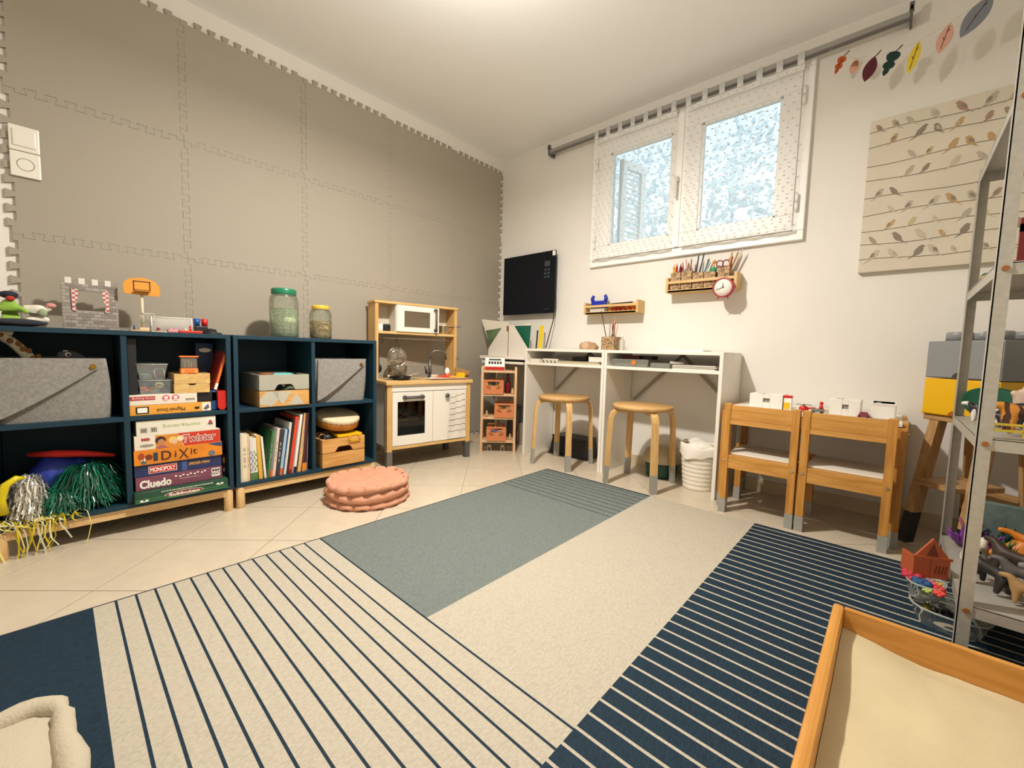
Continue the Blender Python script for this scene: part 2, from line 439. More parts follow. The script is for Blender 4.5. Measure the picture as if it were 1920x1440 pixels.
def build_curtains():
    rail = thing('curtain_rail', 'grey metal curtain rail running along the wall above the window', 'curtain rail', (0, 0, 0))
    gm = mat('a39f98', .4, metal=.25)
    obj('track', MB().box(.55, 2.575, -.072, -.058, 2.283, 2.312, .003), gm, rail)
    obj('lower_lip', MB().box(.55, 2.575, -.078, -.054, 2.277, 2.283), mat('6f6b66', .4), rail)
    for x in (.552, 2.57):
        obj('end_bracket', MB().box(x, x+.008, -.08, -.001, 2.27, 2.33).box(x-.004, x+.012, -.08, -.06, 2.312, 2.345), mat('5f5a58', .5), rail)
    for x in (1.0, 1.58, 2.15):
        obj('wall_bracket', MB().box(x-.01, x+.01, -.058, -.001, 2.29, 2.302), gm, rail)
    sm = sheer(); hem_m = sheer(.8)
    for nm, xa, xb in (('left', .965, 1.537), ('right', 1.595, 2.185)):
        t = thing('sheer_curtain', 'white dotted sheer curtain hanging over the %s half of the window' % nm, 'curtain', ((xa+xb)/2, -.066, 1.42), 0, 'sheer curtains on the rail')
        w = xb-xa; n, k = 60, 8; mb = MB(); vs = []; fs = []
        for j in range(k+1):
            z = .012+(.835-.012)*j/k
            for i in range(n+1):
                u = i/n; amp = .004+.004*(1-j/k)
                vs.append((-w/2+w*u, amp*math.sin(u*26+.6*math.sin(u*9))+.002*math.sin(j*1.3+u*11), z))
        for j in range(k):
            for i in range(n): a = j*(n+1)+i; fs.append((a, a+1, a+n+2, a+n+1))
        mb._add(vs, fs, None, 0, True)
        obj('voile', mb, sm, t)
        # top and bottom hems: doubled cloth
        hm = MB(); vs = []
        for z in (.808, .836): vs += [(-w/2+w*i/n, .004+.004*math.sin(i/n*26+.6*math.sin(i/n*9))-.006, z) for i in range(n+1)]
        hm._add(vs, [(i, i+1, n+2+i, n+1+i) for i in range(n)], None, 0, True)
        obj('hem', hm, hem_m, t); hm = MB(); vs = []
        for z in (.012, .03): vs += [(-w/2+w*i/n, .008*math.sin(i/n*26+.6*math.sin(i/n*9))-.004, z) for i in range(n+1)]
        hm._add(vs, [(i, i+1, n+2+i, n+1+i) for i in range(n)], None, 0, True)
        obj('hem', hm, hem_m, t)
        tabs = 7
        for i in range(tabs):
            x = -w/2+.015+(w-.03)*i/(tabs-1)
            tb = MB(); r = [(-.014, .832), (-.014, .893), (.012, .893+.004), (.016, .86), (.012, .832)]
            tb.ribbon([(x, y, z) for y, z in r], .03, (1, 0, 0))
            obj('tab', tb, hem_m, t)
build_curtains()

# ================================================================ RUG
def build_rug():
    """woven plastic rug; its colour fields are woven in, so they are fields of one mesh"""
    def weave(h, sc, v=.12):
        m = bpy.data.materials.new('weave_'+h); m.use_nodes = True; nt = m.node_tree; b = nt.nodes['Principled BSDF']
        b.inputs['Roughness'].default_value = .75; b.inputs['Specular IOR Level'].default_value = .25
        tc = nt.nodes.new('ShaderNodeTexCoord'); vo = nt.nodes.new('ShaderNodeTexVoronoi'); vo.inputs['Scale'].default_value = sc
        mp = nt.nodes.new('ShaderNodeMapping'); mp.inputs['Scale'].default_value = (1, .55, 1)
        nt.links.new(tc.outputs['Object'], mp.inputs[0]); nt.links.new(mp.outputs[0], vo.inputs['Vector'])
        r = nt.nodes.new('ShaderNodeMapRange'); r.inputs['From Max'].default_value = .8; r.inputs['To Min'].default_value = 1+v*.5; r.inputs['To Max'].default_value = 1-v
        hs = nt.nodes.new('ShaderNodeHueSaturation'); hs.inputs['Color'].default_value = lin(h)
        nt.links.new(vo.outputs['Distance'], r.inputs[0]); nt.links.new(r.outputs[0], hs.inputs['Value']); nt.links.new(hs.outputs[0], b.inputs['Base Color'])
        bp = nt.nodes.new('ShaderNodeBump'); bp.inputs['Strength'].default_value = .7; bp.inputs['Distance'].default_value = .002; bp.invert = True
        nt.links.new(vo.outputs['Distance'], bp.inputs['Height']); nt.links.new(bp.outputs[0], b.inputs['Normal'])
        return m
    mats = [weave('b9b09e', 185), weave('182f3e', 170, .25), weave('747c77', 190, .2), weave('2b3f49', 190, .2), mat('14222f', .8)]
    BEI, NAV, GRY, SLA, EDG = range(5)
    x0, x1, y1, y0 = 1.012, 3.06, -.560, -3.3
    xm, xn, yb, yn = 1.715, 2.212, -2.017, -2.652
    cells = []
    def field(xa, xb, ya, yb_, base, line=None, starts=(), w=.004):
        prev = ya
        for s in starts:
            if s > prev+1e-5: cells.append((xa, xb, prev, s, base))
            cells.append((xa, xb, s, s+w, line)); prev = s+w
        if prev < yb_-1e-5: cells.append((xa, xb, prev, yb_, base))
    e = .006
    # slate field with a ribbed band of darker lines at its far end
    field(x0+e, xm, yb, y1-.015, GRY, NAV, [-.985+.0475*k for k in range(9)], .0055)
    cells.append((x0+e, xm, y1-.015, y1, NAV))
    field(xm, xn, yb, y1, BEI)
    # cream field with thin navy lines
    step = (yb-yn)/14.5
    field(x0+e, xn, yn, yb, BEI, NAV, [yn+step*(k+1) for k in range(13)]+[yb-.006], .006)
    # navy field with cream lines
    n = int((y1-y0-.03)/.0468)
    field(xn, x1, y0, y1, NAV, BEI, sorted([-.597-.0473*k for k in range(n)]), .0072)
    cells.append((x0+e, xn, y0, yn, NAV)); cells.append((x0, x0+e, y0, y1, EDG))
    mb = MB(); T = .006
    for a, b, c, d, k in cells: mb.face([(a, c, T), (b, c, T), (b, d, T), (a, d, T)], mi=k)
    for p, q in (((x0, y0), (x1, y0)), ((x1, y0), (x1, y1)), ((x1, y1), (x0, y1)), ((x0, y1), (x0, y0))):
        mb.face([(*p, .0005), (*q, .0005), (*q, T), (*p, T)], mi=EDG)
    mb.face([(x0, y0, .0005), (x0, y1, .0005), (x1, y1, .0005), (x1, y0, .0005)], mi=EDG)
    solo('rug', mb, mats, 'large woven rug with slate, cream and navy striped fields on the tiled floor', 'rug')
build_rug()

# ================================================================ CUBE SHELVES ALONG THE LEFT WALL
def cube_shelf(y_left, label):
    """square four-compartment cabinet on a wooden base; front at x=.45"""
    t = thing('cube_shelf', label, 'shelf', (.45, y_left+.35, 0), LW, 'petrol blue cube shelves on the left wall')
    W, D, th = .70, .35, .018
    z0, z1 = .10, .80
    P = {'top_panel': (-W/2, W/2, 0, D, z1-th, z1), 'bottom_panel': (-W/2, W/2, 0, D, z0, z0+th),
         'back_panel': (-W/2+th, W/2-th, D-.006, D, z0+th, z1-th)}
    for k, b in P.items(): obj(k, MB().box(*b, bev=.0012), PETROL, t)
    for a in (-W/2, W/2-th): obj('side_panel', MB().box(a, a+th, 0, D, z0+th, z1-th, .0012), PETROL, t)
    obj('divider', MB().box(-.009, .009, .004, D-.006, z0+th, z1-th, .0012), PETROL, t)
    zm = .447
    for a, b in ((-W/2+th, -.009), (.009, W/2-th)): obj('shelf_board', MB().box(a, b, .004, D-.006, zm, zm+th, .0012), PETROL, t)
    base = obj('base_frame', MB().box(-W/2+.03, W/2-.03, .008, .030, .066, .0995, .002).box(-W/2+.03, W/2-.03, D-.03, D-.008, .066, .0995, .002)
               .box(-W/2+.008, -W/2+.03, .03, D-.03, .066, .0995).box(W/2-.03, W/2-.008, .03, D-.03, .066, .0995), BIRCH, t)
    for x in (-W/2+.019, W/2-.019):
        for y in (.019, D-.019): obj('leg', MB().lathe([(.0165, 0), (.018, .003), (.018, .098), (.0165, .0995)], 18, c=(x, y)), BIRCHZ, t)
    return t
cube_shelf(-2.868, 'petrol blue cube shelf holding the board games, nearest the white socket')
cube_shelf(-2.158, 'petrol blue cube shelf holding the book row, beside the play kitchen')

def felt_basket(yc, z, w_top, w_bot, h, label, xf, dep=.25):
    t = thing('felt_basket', label, 'basket', (xf, yc, z), LW, 'grey felt baskets')
    th = .006; a, b = w_bot/2, w_top/2
    low = lambda s, y0: [(-s, y0, 0), (s, y0, 0)]
    mb = MB()
    # four soft walls and a bottom
    n = 10
    def ring(z, k): # rounded rectangle outline
        s = a+(b-a)*k + .006*math.sin(PI*k)
        y0, y1 = .012-.012*k, dep
        r = .03*(1-k)+.008; out = []
        for cx, cy, t0 in ((s-r, y1-r, 0), (-s+r, y1-r, PI/2), (-s+r, y0+r, PI), (s-r, y0+r, 1.5*PI)):
            for i in range(5): q = t0+PI/2*i/4; out.append((cx+r*math.cos(q), cy+r*math.sin(q), z))
        return out
    rows = [ring(h*k/6, k/6) for k in range(7)]
    inner = [[(x*(1-th/abs(b)) , y+(th if y < dep/2 else -th), zz) for x, y, zz in r] for r in rows[::-1]]
    allr = rows+inner; m = len(rows[0]); vs = [p for r in allr for p in r]
    fs = [(i*m+j, i*m+(j+1) % m, (i+1)*m+(j+1) % m, (i+1)*m+j) for i in range(len(allr)-1) for j in range(m)]
    mb._add(vs, fs, None, 0, True); mb.face([allr[0][j] for j in range(m)]); mb.face([(x, y, .006) for x, y, _ in allr[-1]])
    obj('body', mb, FELT, t)
    # envelope flap folded over the front, its free edge runs as a diagonal
    f = MB(); nn = 12
    top = [(-b+.004+(2*b-.008)*i/nn, -.0045, h+.001) for i in range(nn+1)]
    bot = []
    for i in range(nn+1):
        u = i/nn; x = -a*.97+(a*.97+b*.86)*u
        bot.append((x, -.006-.008*math.sin(PI*min(1, u*1.2))*(1-u), .012+(h*.80)*u**1.15))
    for off in (0, .004):
        vs = [(x, y-off, z) for x, y, z in top]+[(x, y-off, z) for x, y, z in bot]
        f._add(vs, [(i, i+1, nn+2+i, nn+1+i) for i in range(nn)], None, 0, True)
    f._add([(x, y, z) for x, y, z in bot]+[(x, y-.004, z) for x, y, z in bot], [(i, i+1, nn+2+i, nn+1+i) for i in range(nn)])
    fl = obj('flap', f, FELT, t)
    obj('snap_button', MB().cyl((b*.74, -.0155, h*.87), (b*.74, -.006, h*.87), .008, .009, n=14), BRASS, t)
    return t
felt_basket(-2.705, .4655, .275, .295, .226, 'wide grey felt basket with soft toys peeking out of it', .435)
felt_basket(-1.652, .4655, .272, .285, .230, 'narrow grey felt basket above the round drum', .440)

# soft toys in the big basket
def giraffe():
    m = mat('efe4c8', .95, bump=.4, bscale=250, spec=.1); br = mat('9c6a34', .95)
    o = creature('plush_giraffe', [(.045, 0, -.09), (.035, 0, -.02), (-.005, 0, .04), (-.04, 0, .075), (-.075, 0, .09), (-.035, 0, .085), (-.005, 0, .075), (-.05, .03, .115), (-.05, -.03, .115)],
                 [(0, 1), (1, 2), (2, 3), (3, 4), (3, 5), (5, 6), (3, 7), (3, 8)], [.019, .018, .017, .018, .017, .016, .012, .005, .005], m,
                 'spotted cream giraffe plush leaning out of the wide grey basket', 'soft toy', (.33, -2.788, .7), LW)
    for x, z, y in ((.036, -.012, -.019), (.014, .022, -.018), (-.014, .05, -.017), (.05, -.005, -.014), (-.034, .072, -.018), (-.062, .086, -.016), (.005, .04, -.017), (.028, .016, -.017)):
        obj('spot', MB().ball((0, 0, 0), (.008, .003, .010), 8), br, o, (x, y, z))
    for y in (-.018, .018): obj('eye', MB().ball((0, 0, 0), .004, 8), BLACK, o, (-.012, y, .085))
giraffe()
def greybird():
    m = mat('5d6066', .95, bump=.4, bscale=250)
    o = creature('plush_elephant', [(-.03, 0, 0), (0, 0, .012), (.03, 0, .004), (.055, 0, -.012)], [(0, 1), (1, 2), (2, 3)], [.022, .024, .016, .006], m,
                 'dark grey plush head with a white eye above the wide grey basket', 'soft toy', (.34, -2.665, .69), LW)
    e = obj('eye', MB().cyl((.0, -.030, .014), (.0, -.022, .014), .008, n=12), PAPER, o)
    obj('pupil', MB().cyl((.001, -.033, .013), (.001, -.030, .013), .005, n=10), BLACK, e)
    obj('brow', MB().box(-.012, .0, -.026, -.022, .026, .029), PAPER, o)
greybird()

# ---------------------------------------------------------------- boxes and small stuff, upper right compartment
def boxed(name, label, cat, ya, yb, za, zb, xf, dep, m, group=None, bev=.0015, part='carton', rz=0):
    t = thing(name, label, cat, (xf, (ya+yb)/2, za), LW+rz, group); w = yb-ya
    obj(part, MB().box(-w/2, w/2, 0, dep, 0, zb-za, bev), m, t); t['w'] = w; t['h'] = zb-za
    return t
def done(t):
    for k in ('w', 'h'):
        if k in t: del t[k]
INK = mat('23211f', .6); REDP = mat('b5343c', .5); PINKP = mat('d0506a', .5)
def bars(t, x0, x1, z0, z1, m, y=-.0012):
    """a line of print too small to read"""
    r = random.Random(int(x0*1e4)); x = x0; mb = MB()
    while x < x1-.001:
        w = min(r.uniform(.004, .012), x1-x); mb.prism(rect(x, x+w, z0, z1), y, y+.0004); x += w+.002
    return obj('small_print', mb, m, t)
def game_boxes():
    T0 = .4655
    t = boxed('puzzle_book', 'orange boxed game lying upside down beneath the white game, cube shelf', 'board game', -2.508, -2.243, T0, .505, .435, .22, mat('e9a33c', .5))
    plate(t, 'printed_tag', rect(-.115, -.075, .006, .034), INK); plate(t, 'printed_tag', rect(-.110, -.080, .010, .030), PAPER, y=-.0014)
    text(t, "Magn\u00e9ti'book", -.005, .018, .095, .020, INK, flip=True, shear=.2)
    plate(t, 'printed_picture', rect(.100, .131, .002, .037), PAPER); plate(t, 'printed_picture', [(.104, .012), (.122, .032), (.126, .014), (.112, .005)], mat('6d5a62', .6), y=-.0014)
    plate(t, 'printed_picture', [(.072, .016), (.078, .024), (.083, .020), (.089, .025), (.091, .014), (.080, .010)], INK)
    done(t)
    t = boxed('puzzle_game', 'white building game box with red badges lying on the orange box', 'board game', -2.508, -2.292, .5058, .547, .435, .22, mat('e6dccb', .5))
    plate(t, 'printed_band', rect(-.107, -.030, .020, .035), REDP); text(t, 'Building Game', -.066, .0275, .066, .009, PAPER, y=-.0016)
    for x in (.004, .035):
        plate(t, 'printed_badge', oval(x, .025, .0125, .013, 8), PINKP); plate(t, 'printed_badge', oval(x, .027, .007, .006, 8), PAPER, y=-.0016); plate(t, 'printed_badge', rect(x-.008, x+.008, .015, .019), PAPER, y=-.0016)
    bars(t, .069, .099, .012, .020, mat('8b8379', .6)); done(t)
    solo('black_box', MB().box(-.04, .04, 0, .2, 0, .041, .002), BLACK, 'flat black box tucked behind the white game, right of its end', 'box', (.425, -2.250, .5058), LW)
    solo('black_box', MB().box(-.013, .013, 0, .25, 0, .222, .001), mat('1b1c1f', .5), 'tall narrow black box standing against the shelf divider', 'box', (.42, -2.4935+.0005, .5475), LW)
    # clear tubs
    cl = clear('e8eef0', .1, .22, 'c9d0d0')
    def tub(za, zb, wb, wt, y, label, inside):
        t = thing('clear_tub', label, 'tub', (.42, y, za), LW, 'clear plastic tubs'); h = zb-za; d = .12
        b = MB(); lo = [(-wb/2, .006, 0), (wb/2, .006, 0), (wb/2, d-.006, 0), (-wb/2, d-.006, 0)]; hi = [(-wt/2, 0, h), (wt/2, 0, h), (wt/2, d, h), (-wt/2, d, h)]
        b._add(lo+hi, [(3, 2, 1, 0), (0, 1, 5, 4), (1, 2, 6, 5), (2, 3, 7, 6), (3, 0, 4, 7)]); obj('bowl', b, cl, t)
        rim = MB().tube([(-wt/2, 0, h), (wt/2, 0, h), (wt/2, d, h), (-wt/2, d, h)], .0022, 6, closed=True); obj('rim', rim, clear('e8eef0', .2, .5, 'e8e8e2'), t)
        inside(t, wb, d, h)
    def ins1(t, w, d, h):
        obj('handle_arch', MB().tube([(.01, .003, .006)]+[(.022-.016*math.cos(a), .003, .034+.016*math.sin(a)) for a in [PI*i/6 for i in range(7)]]+[(.038, .003, .006)], .0012, 6), clear('ffffff', .2, .6), t)
        obj('folded_cloth', MB().box(-w/2+.008, .0, .02, d-.02, .003, .022, .004), mat('8fb2a6', .8), t)
    def ins2(t, w, d, h):
        for x, c in ((-.038, ORANGE), (-.026, mat('e8562f', .4)), (-.005, YELLOW), (.03, mat('6f8dc0', .5)), (.015, mat('b5583c', .5)), (-.015, ORANGE), (.04, mat('4b6ea8', .5))):
            obj('toy_block', MB().box(-.009, .009, -.008, .008, -.008, .008, .002, Matrix.Rotation(random.uniform(0, 3), 4, 'Y')), c, t, (x, .03+random.uniform(0, .05), .014+random.uniform(0, .014)))
        obj('toy_ring', MB().tube([(.012+.012*math.cos(a), .018, .034+.009*math.sin(a)) for a in [2*PI*i/14 for i in range(14)]], .0045, 8, closed=True), mat('e8cf86', .4), t)
    tub(.5475, .603, .095, .108, -2.424, 'clear plastic tub full of orange and yellow toy pieces', ins2)
    tub(.604, .669, .075, .098, -2.434, 'nearly empty clear tub stacked on the tub of toy pieces', ins1)
    # two little wooden drawers
    lw = wood('dcbb7d', 'cba25e', (30, 5, 60))
    for za, zb, lab, ya, yb in ((.5475, .5865, 'lower small plywood drawer tray on the white game box', -2.368, -2.246), (.5872, .6295, 'upper small plywood drawer tray carrying the orange toy', -2.367, -2.244)):
        t = thing('drawer_tray', lab, 'tray', (.435, (ya+yb)/2, za), LW, 'small plywood trays'); w = yb-ya; h = zb-za; d = .15
        c = .015; fr = [(-w/2, 0), (w/2, 0), (w/2, h), (c, h), (c*.6, h-.006), (-c*.6, h-.006), (-c, h), (-w/2, h)]
        obj('front_board', MB().prism(fr, 0, .004), lw, t)
        obj('tray_box', MB().box(-w/2, -w/2+.004, .004, d, 0, h).box(w/2-.004, w/2, .004, d, 0, h).box(-w/2, w/2, d-.004, d, 0, h).box(-w/2, w/2, .004, d, 0, .003), lw, t)
        if zb > .62: obj('lid_board', MB().box(-w/2+.004, w/2-.004, .004, d-.004, h-.006, h-.003), lw, t)
    # orange water game
    t = thing('water_toy', 'orange and clear handheld water game standing on the small trays', 'toy', (.40, -2.309, .6268), LW)
    obj('base', MB().box(-.032, .032, 0, .03, 0, .024, .006).box(-.016, .016, -.006, .0, .002, .014, .003), ORANGE, t)
    obj('tank', MB().box(-.029, .029, .003, .027, .024, .070, .004), clear('f3efe8', .15, .12, 'e9dccb'), t)
    obj('cap', MB().box(-.034, .034, -.002, .032, .070, .077, .003), ORANGE, t)
    for x, z in ((-.012, .042), (.0, .05), (.009, .038)): obj('peg', MB().cyl((x, .015, .024), (x, .015, z+.006), .001, n=6).ball((x, .015, z+.006), .0025, 8), PAPER, t)
    obj('button', MB().cyl((.022, -.004, .011), (.022, .002, .011), .008, n=12).cyl((-.022, -.004, .011), (-.022, .002, .011), .008, n=12), mat('f09a52', .4), t)
    # things leaning at the right end
    t = thing('leaning_book', 'red book with an orange spine leaning at the right end of the shelf', 'book', (.425, -2.232, .559), LW)
    t.rotation_euler = (0, math.radians(15.0), LW)
    obj('cover', MB().box(0, .004, 0, .17, 0, .172), mat('8e1c18', .5), t); obj('spine', MB().box(.004, .0135, -.002, .17, 0, .176, .002), ORANGE, t)
    obj('label_sticker', MB().box(.003, .0135, -.003, -.002, .0, .028), PAPER, t)
    solo('blue_case', MB().box(-.011, .011, 0, .15, 0, .088, .004), mat('164a86', .45), 'blue plastic case upright beside the red rounded case', 'case', (.425, -2.229, T0), LW)
    m = MB().prism([(-.0155, .012), (-.010, .004), (0, 0), (.010, .004), (.0155, .012), (.0155, .085), (-.0155, .085)], 0, .14)
    solo('red_case', m, RED, 'bright red rounded case at the right end of the shelf', 'case', (.44, -2.203, T0+.0005), LW)
    t = boxed('tall_game', 'dark blue tall box in shadow behind the leaning red book', 'box', -2.262, -2.196, T0, .76, .27, .05, mat('16345c', .5))
    plate(t, 'printed_bubble', oval(.002, .262, .024, .010, 12), PAPER); plate(t, 'printed_band', rect(-.03, .03, .09, .16), REDP); done(t)
game_boxes()

def board_games():
    D = .26; xf = .442
    t = boxed('board_game', 'green football board game box at the bottom of the games stack', 'board game', -2.508, -2.196, .1182, .160, .474, .29, mat('1f4a35', .5, var=.15, vscale=30), 'stack of board games')
    g = mat('3d7a50', .5); plate(t, 'printed_pitch', rect(-.155, .155, .002, .006), g); plate(t, 'printed_pitch', rect(-.155, .155, .012, .016), g)
    plate(t, 'printed_logo', oval(.0, .0165, .066, .0118, 20), PAPER, y=-.0010); plate(t, 'printed_logo', oval(.0, .0165, .064, .0104, 20), mat('7c3b34', .5), y=-.0016)
    text(t, 'Subbuteo', .0, .0165, .104, .0125, PAPER, y=-.0024, bold=.03); bars(t, -.075, .100, .032, .037, mat('b9c2ae', .6))
    for x, z in ((-.128, .009), (.125, .026)):
        plate(t, 'printed_player', oval(x, z, .014, .005, 14), PAPER, y=-.0012); plate(t, 'printed_player', oval(x, z+.004, .004, .006, 10), mat('2f6d49', .5), y=-.0018)
    done(t)
    t = boxed('board_game', 'mauve board game box above the green football game', 'board game', -2.501, -2.211, 0.1606, 0.2145, xf, D, mat('7d4659', .5, var=.05, vscale=20), 'stack of board games')
    text(t, 'Cluedo', -.083, .024, .100, .034, PAPER, bold=.045)
    for i in range(9): plate(t, 'printed_footprint', oval(-.018+.0125*i+.002*(i % 2), .040-.004*(i % 2)+.0004*i, .0042, .0033, 8), PAPER)
    bars(t, -.005, .065, .0245, .0275, mat('c3a2a4', .6))
    plate(t, 'printed_panel', rect(.106, .137, .030, .048), PAPER); plate(t, 'printed_panel', rect(.106, .137, .012, .027), PAPER)
    bars(t, .108, .134, .021, .024, INK, -.0018); bars(t, .109, .134, .035, .044, INK, -.0018); done(t)
    t = boxed('board_game', 'dark blue board game box between the mauve and the orange games', 'board game', -2.503, -2.211, 0.2150, 0.2645, xf-.004, D, mat('232f5c', .5, var=.12, vscale=25), 'stack of board games')
    plate(t, 'printed_logo', rect(-.103, -.012, .010, .040), PAPER, y=-.0010); plate(t, 'printed_logo', rect(-.101, -.014, .012, .038), RED, y=-.0016)
    text(t, 'MONOPOLY', -.0575, .025, .080, .018, PAPER, y=-.0024, bold=.03)
    plate(t, 'printed_glow', rect(.005, .022, .002, .046), mat('45568c', .5)); text(t, 'SPIDER-MAN', .065, .028, .075, .012, mat('e8a43c', .5), shear=.3, bold=.02)
    done(t)
    t = boxed('board_game', 'orange board game box in the middle of the games stack', 'board game', -2.503, -2.209, 0.2650, 0.3245, xf+.004, D, mat('dc8420', .5, var=.12, vscale=18), 'stack of board games')
    text(t, 'D', -.047, .030, .032, .038, mat('47291a', .5), bold=.01); text(t, 'i', -.017, .030, .006, .026, mat('47291a', .5)); text(t, 'X', .010, .028, .034, .042, mat('47291a', .5))
    text(t, 'it', .045, .034, .022, .026, mat('47291a', .5))
    for x, z, rx, rz, c in ((-.125, .036, .010, .014, 'a8431d'), (-.102, .030, .012, .012, '7a3418'), (-.118, .012, .009, .008, '5d6266'), (-.124, .022, .003, .007, 'e6ddd0'), (-.115, .022, .003, .007, 'e6ddd0')):
        plate(t, 'printed_picture', oval(x, z, rx, rz, 12), mat(c, .6), y=-.0010-.0003*random.random())
    plate(t, 'printed_picture', rect(-.088, -.074, .012, .046), mat('33373f', .6)); plate(t, 'printed_picture', [(.095, .0585), (.146, .0585), (.146, .040), (.122, .046)], mat('2f4676', .6))
    plate(t, 'printed_picture', oval(.108, .014, .013, .013, 10), mat('6d7078', .6)); done(t)
    t = boxed('board_game', 'red and white party game box second from the top of the games stack', 'board game', -2.500, -2.214, 0.3250, 0.3825, xf, D, mat('e5dccb', .5), 'stack of board games')
    plate(t, 'printed_field', [(.015, .001), (.142, .001), (.142, .056), (-.005, .056)], mat('c8371f', .5)); plate(t, 'printed_field', [(-.078, .001), (.012, .001), (-.006, .056), (-.078, .056)], mat('d88a35', .5))
    text(t, 'Twister', .068, .030, .118, .036, PAPER, y=-.0016, shear=.15, bold=.05); text(t, 'Twister', .068, .030, .114, .030, mat('a8281a', .5), y=-.0022, shear=.15, bold=.01)
    text(t, 'MB', -.108, .043, .026, .012, REDP, bold=.04)
    for x, z, rx, rz, c in ((-.062, .034, .017, .016, '2a1d18'), (-.060, .026, .012, .013, 'c08358'), (-.060, .006, .016, .006, 'a85f6d'), (-.022, .030, .015, .014, 'e5c86a'), (-.018, .024, .010, .011, 'e4b996'), (.002, .034, .012, .012, 'ead9b0'), (-.105, .018, .022, .005, '9a8f86')):
        plate(t, 'printed_picture', oval(x, z, rx, rz, 14), mat(c, .6), y=-.0012-.0006*random.random())
    done(t)
    t = boxed('board_game', 'white board game box with pale green lettering on top of the games stack', 'board game', -2.492, -2.229, 0.3830, 0.4425, xf-.002, D, mat('e4dfcd', .5), 'stack of board games')
    text(t, '\u03a3\u03c5\u03bd\u03b1\u03b9\u03c3\u03b8\u03ae\u03bc\u03b1\u03c4\u03b1', .013, .032, .125, .016, mat('a3b56c', .6))
    for x in (-.108, -.078): plate(t, 'printed_code', rect(x-.012, x+.012, .012, .034), mat('cfc9ba', .6))
    for x in (-.085, -.081, -.077, -.072): plate(t, 'printed_code', rect(x, x+.002, .014, .030), INK, y=-.0016)
    plate(t, 'printed_code', rect(-.117, -.100, .014, .029), mat('7e7a70', .6), y=-.0016)
    plate(t, 'printed_logo', rect(.098, .126, .022, .052), mat('efeadd', .6)); plate(t, 'printed_logo', [(.103, .030), (.121, .030), (.111, .046)], REDP, y=-.0016); plate(t, 'printed_logo', [(.101, .028), (.123, .028), (.118, .024), (.106, .024)], INK, y=-.0020)
    done(t)
    t = thing('upright_game', 'purple boxed game with a yellow figure standing right of the games stack', 'board game', (.38, -2.1885, .1182), LW)
    obj('carton', MB().box(-.006, .006, 0, .2, 0, .13, .001), mat('3a2147', .5), t)
    plate(t, 'printed_figure', oval(0, .105, .0055, .014, 10), YELLOW); plate(t, 'printed_figure', oval(0, .06, .0055, .010, 10), mat('cfc6b4', .6))
board_games()

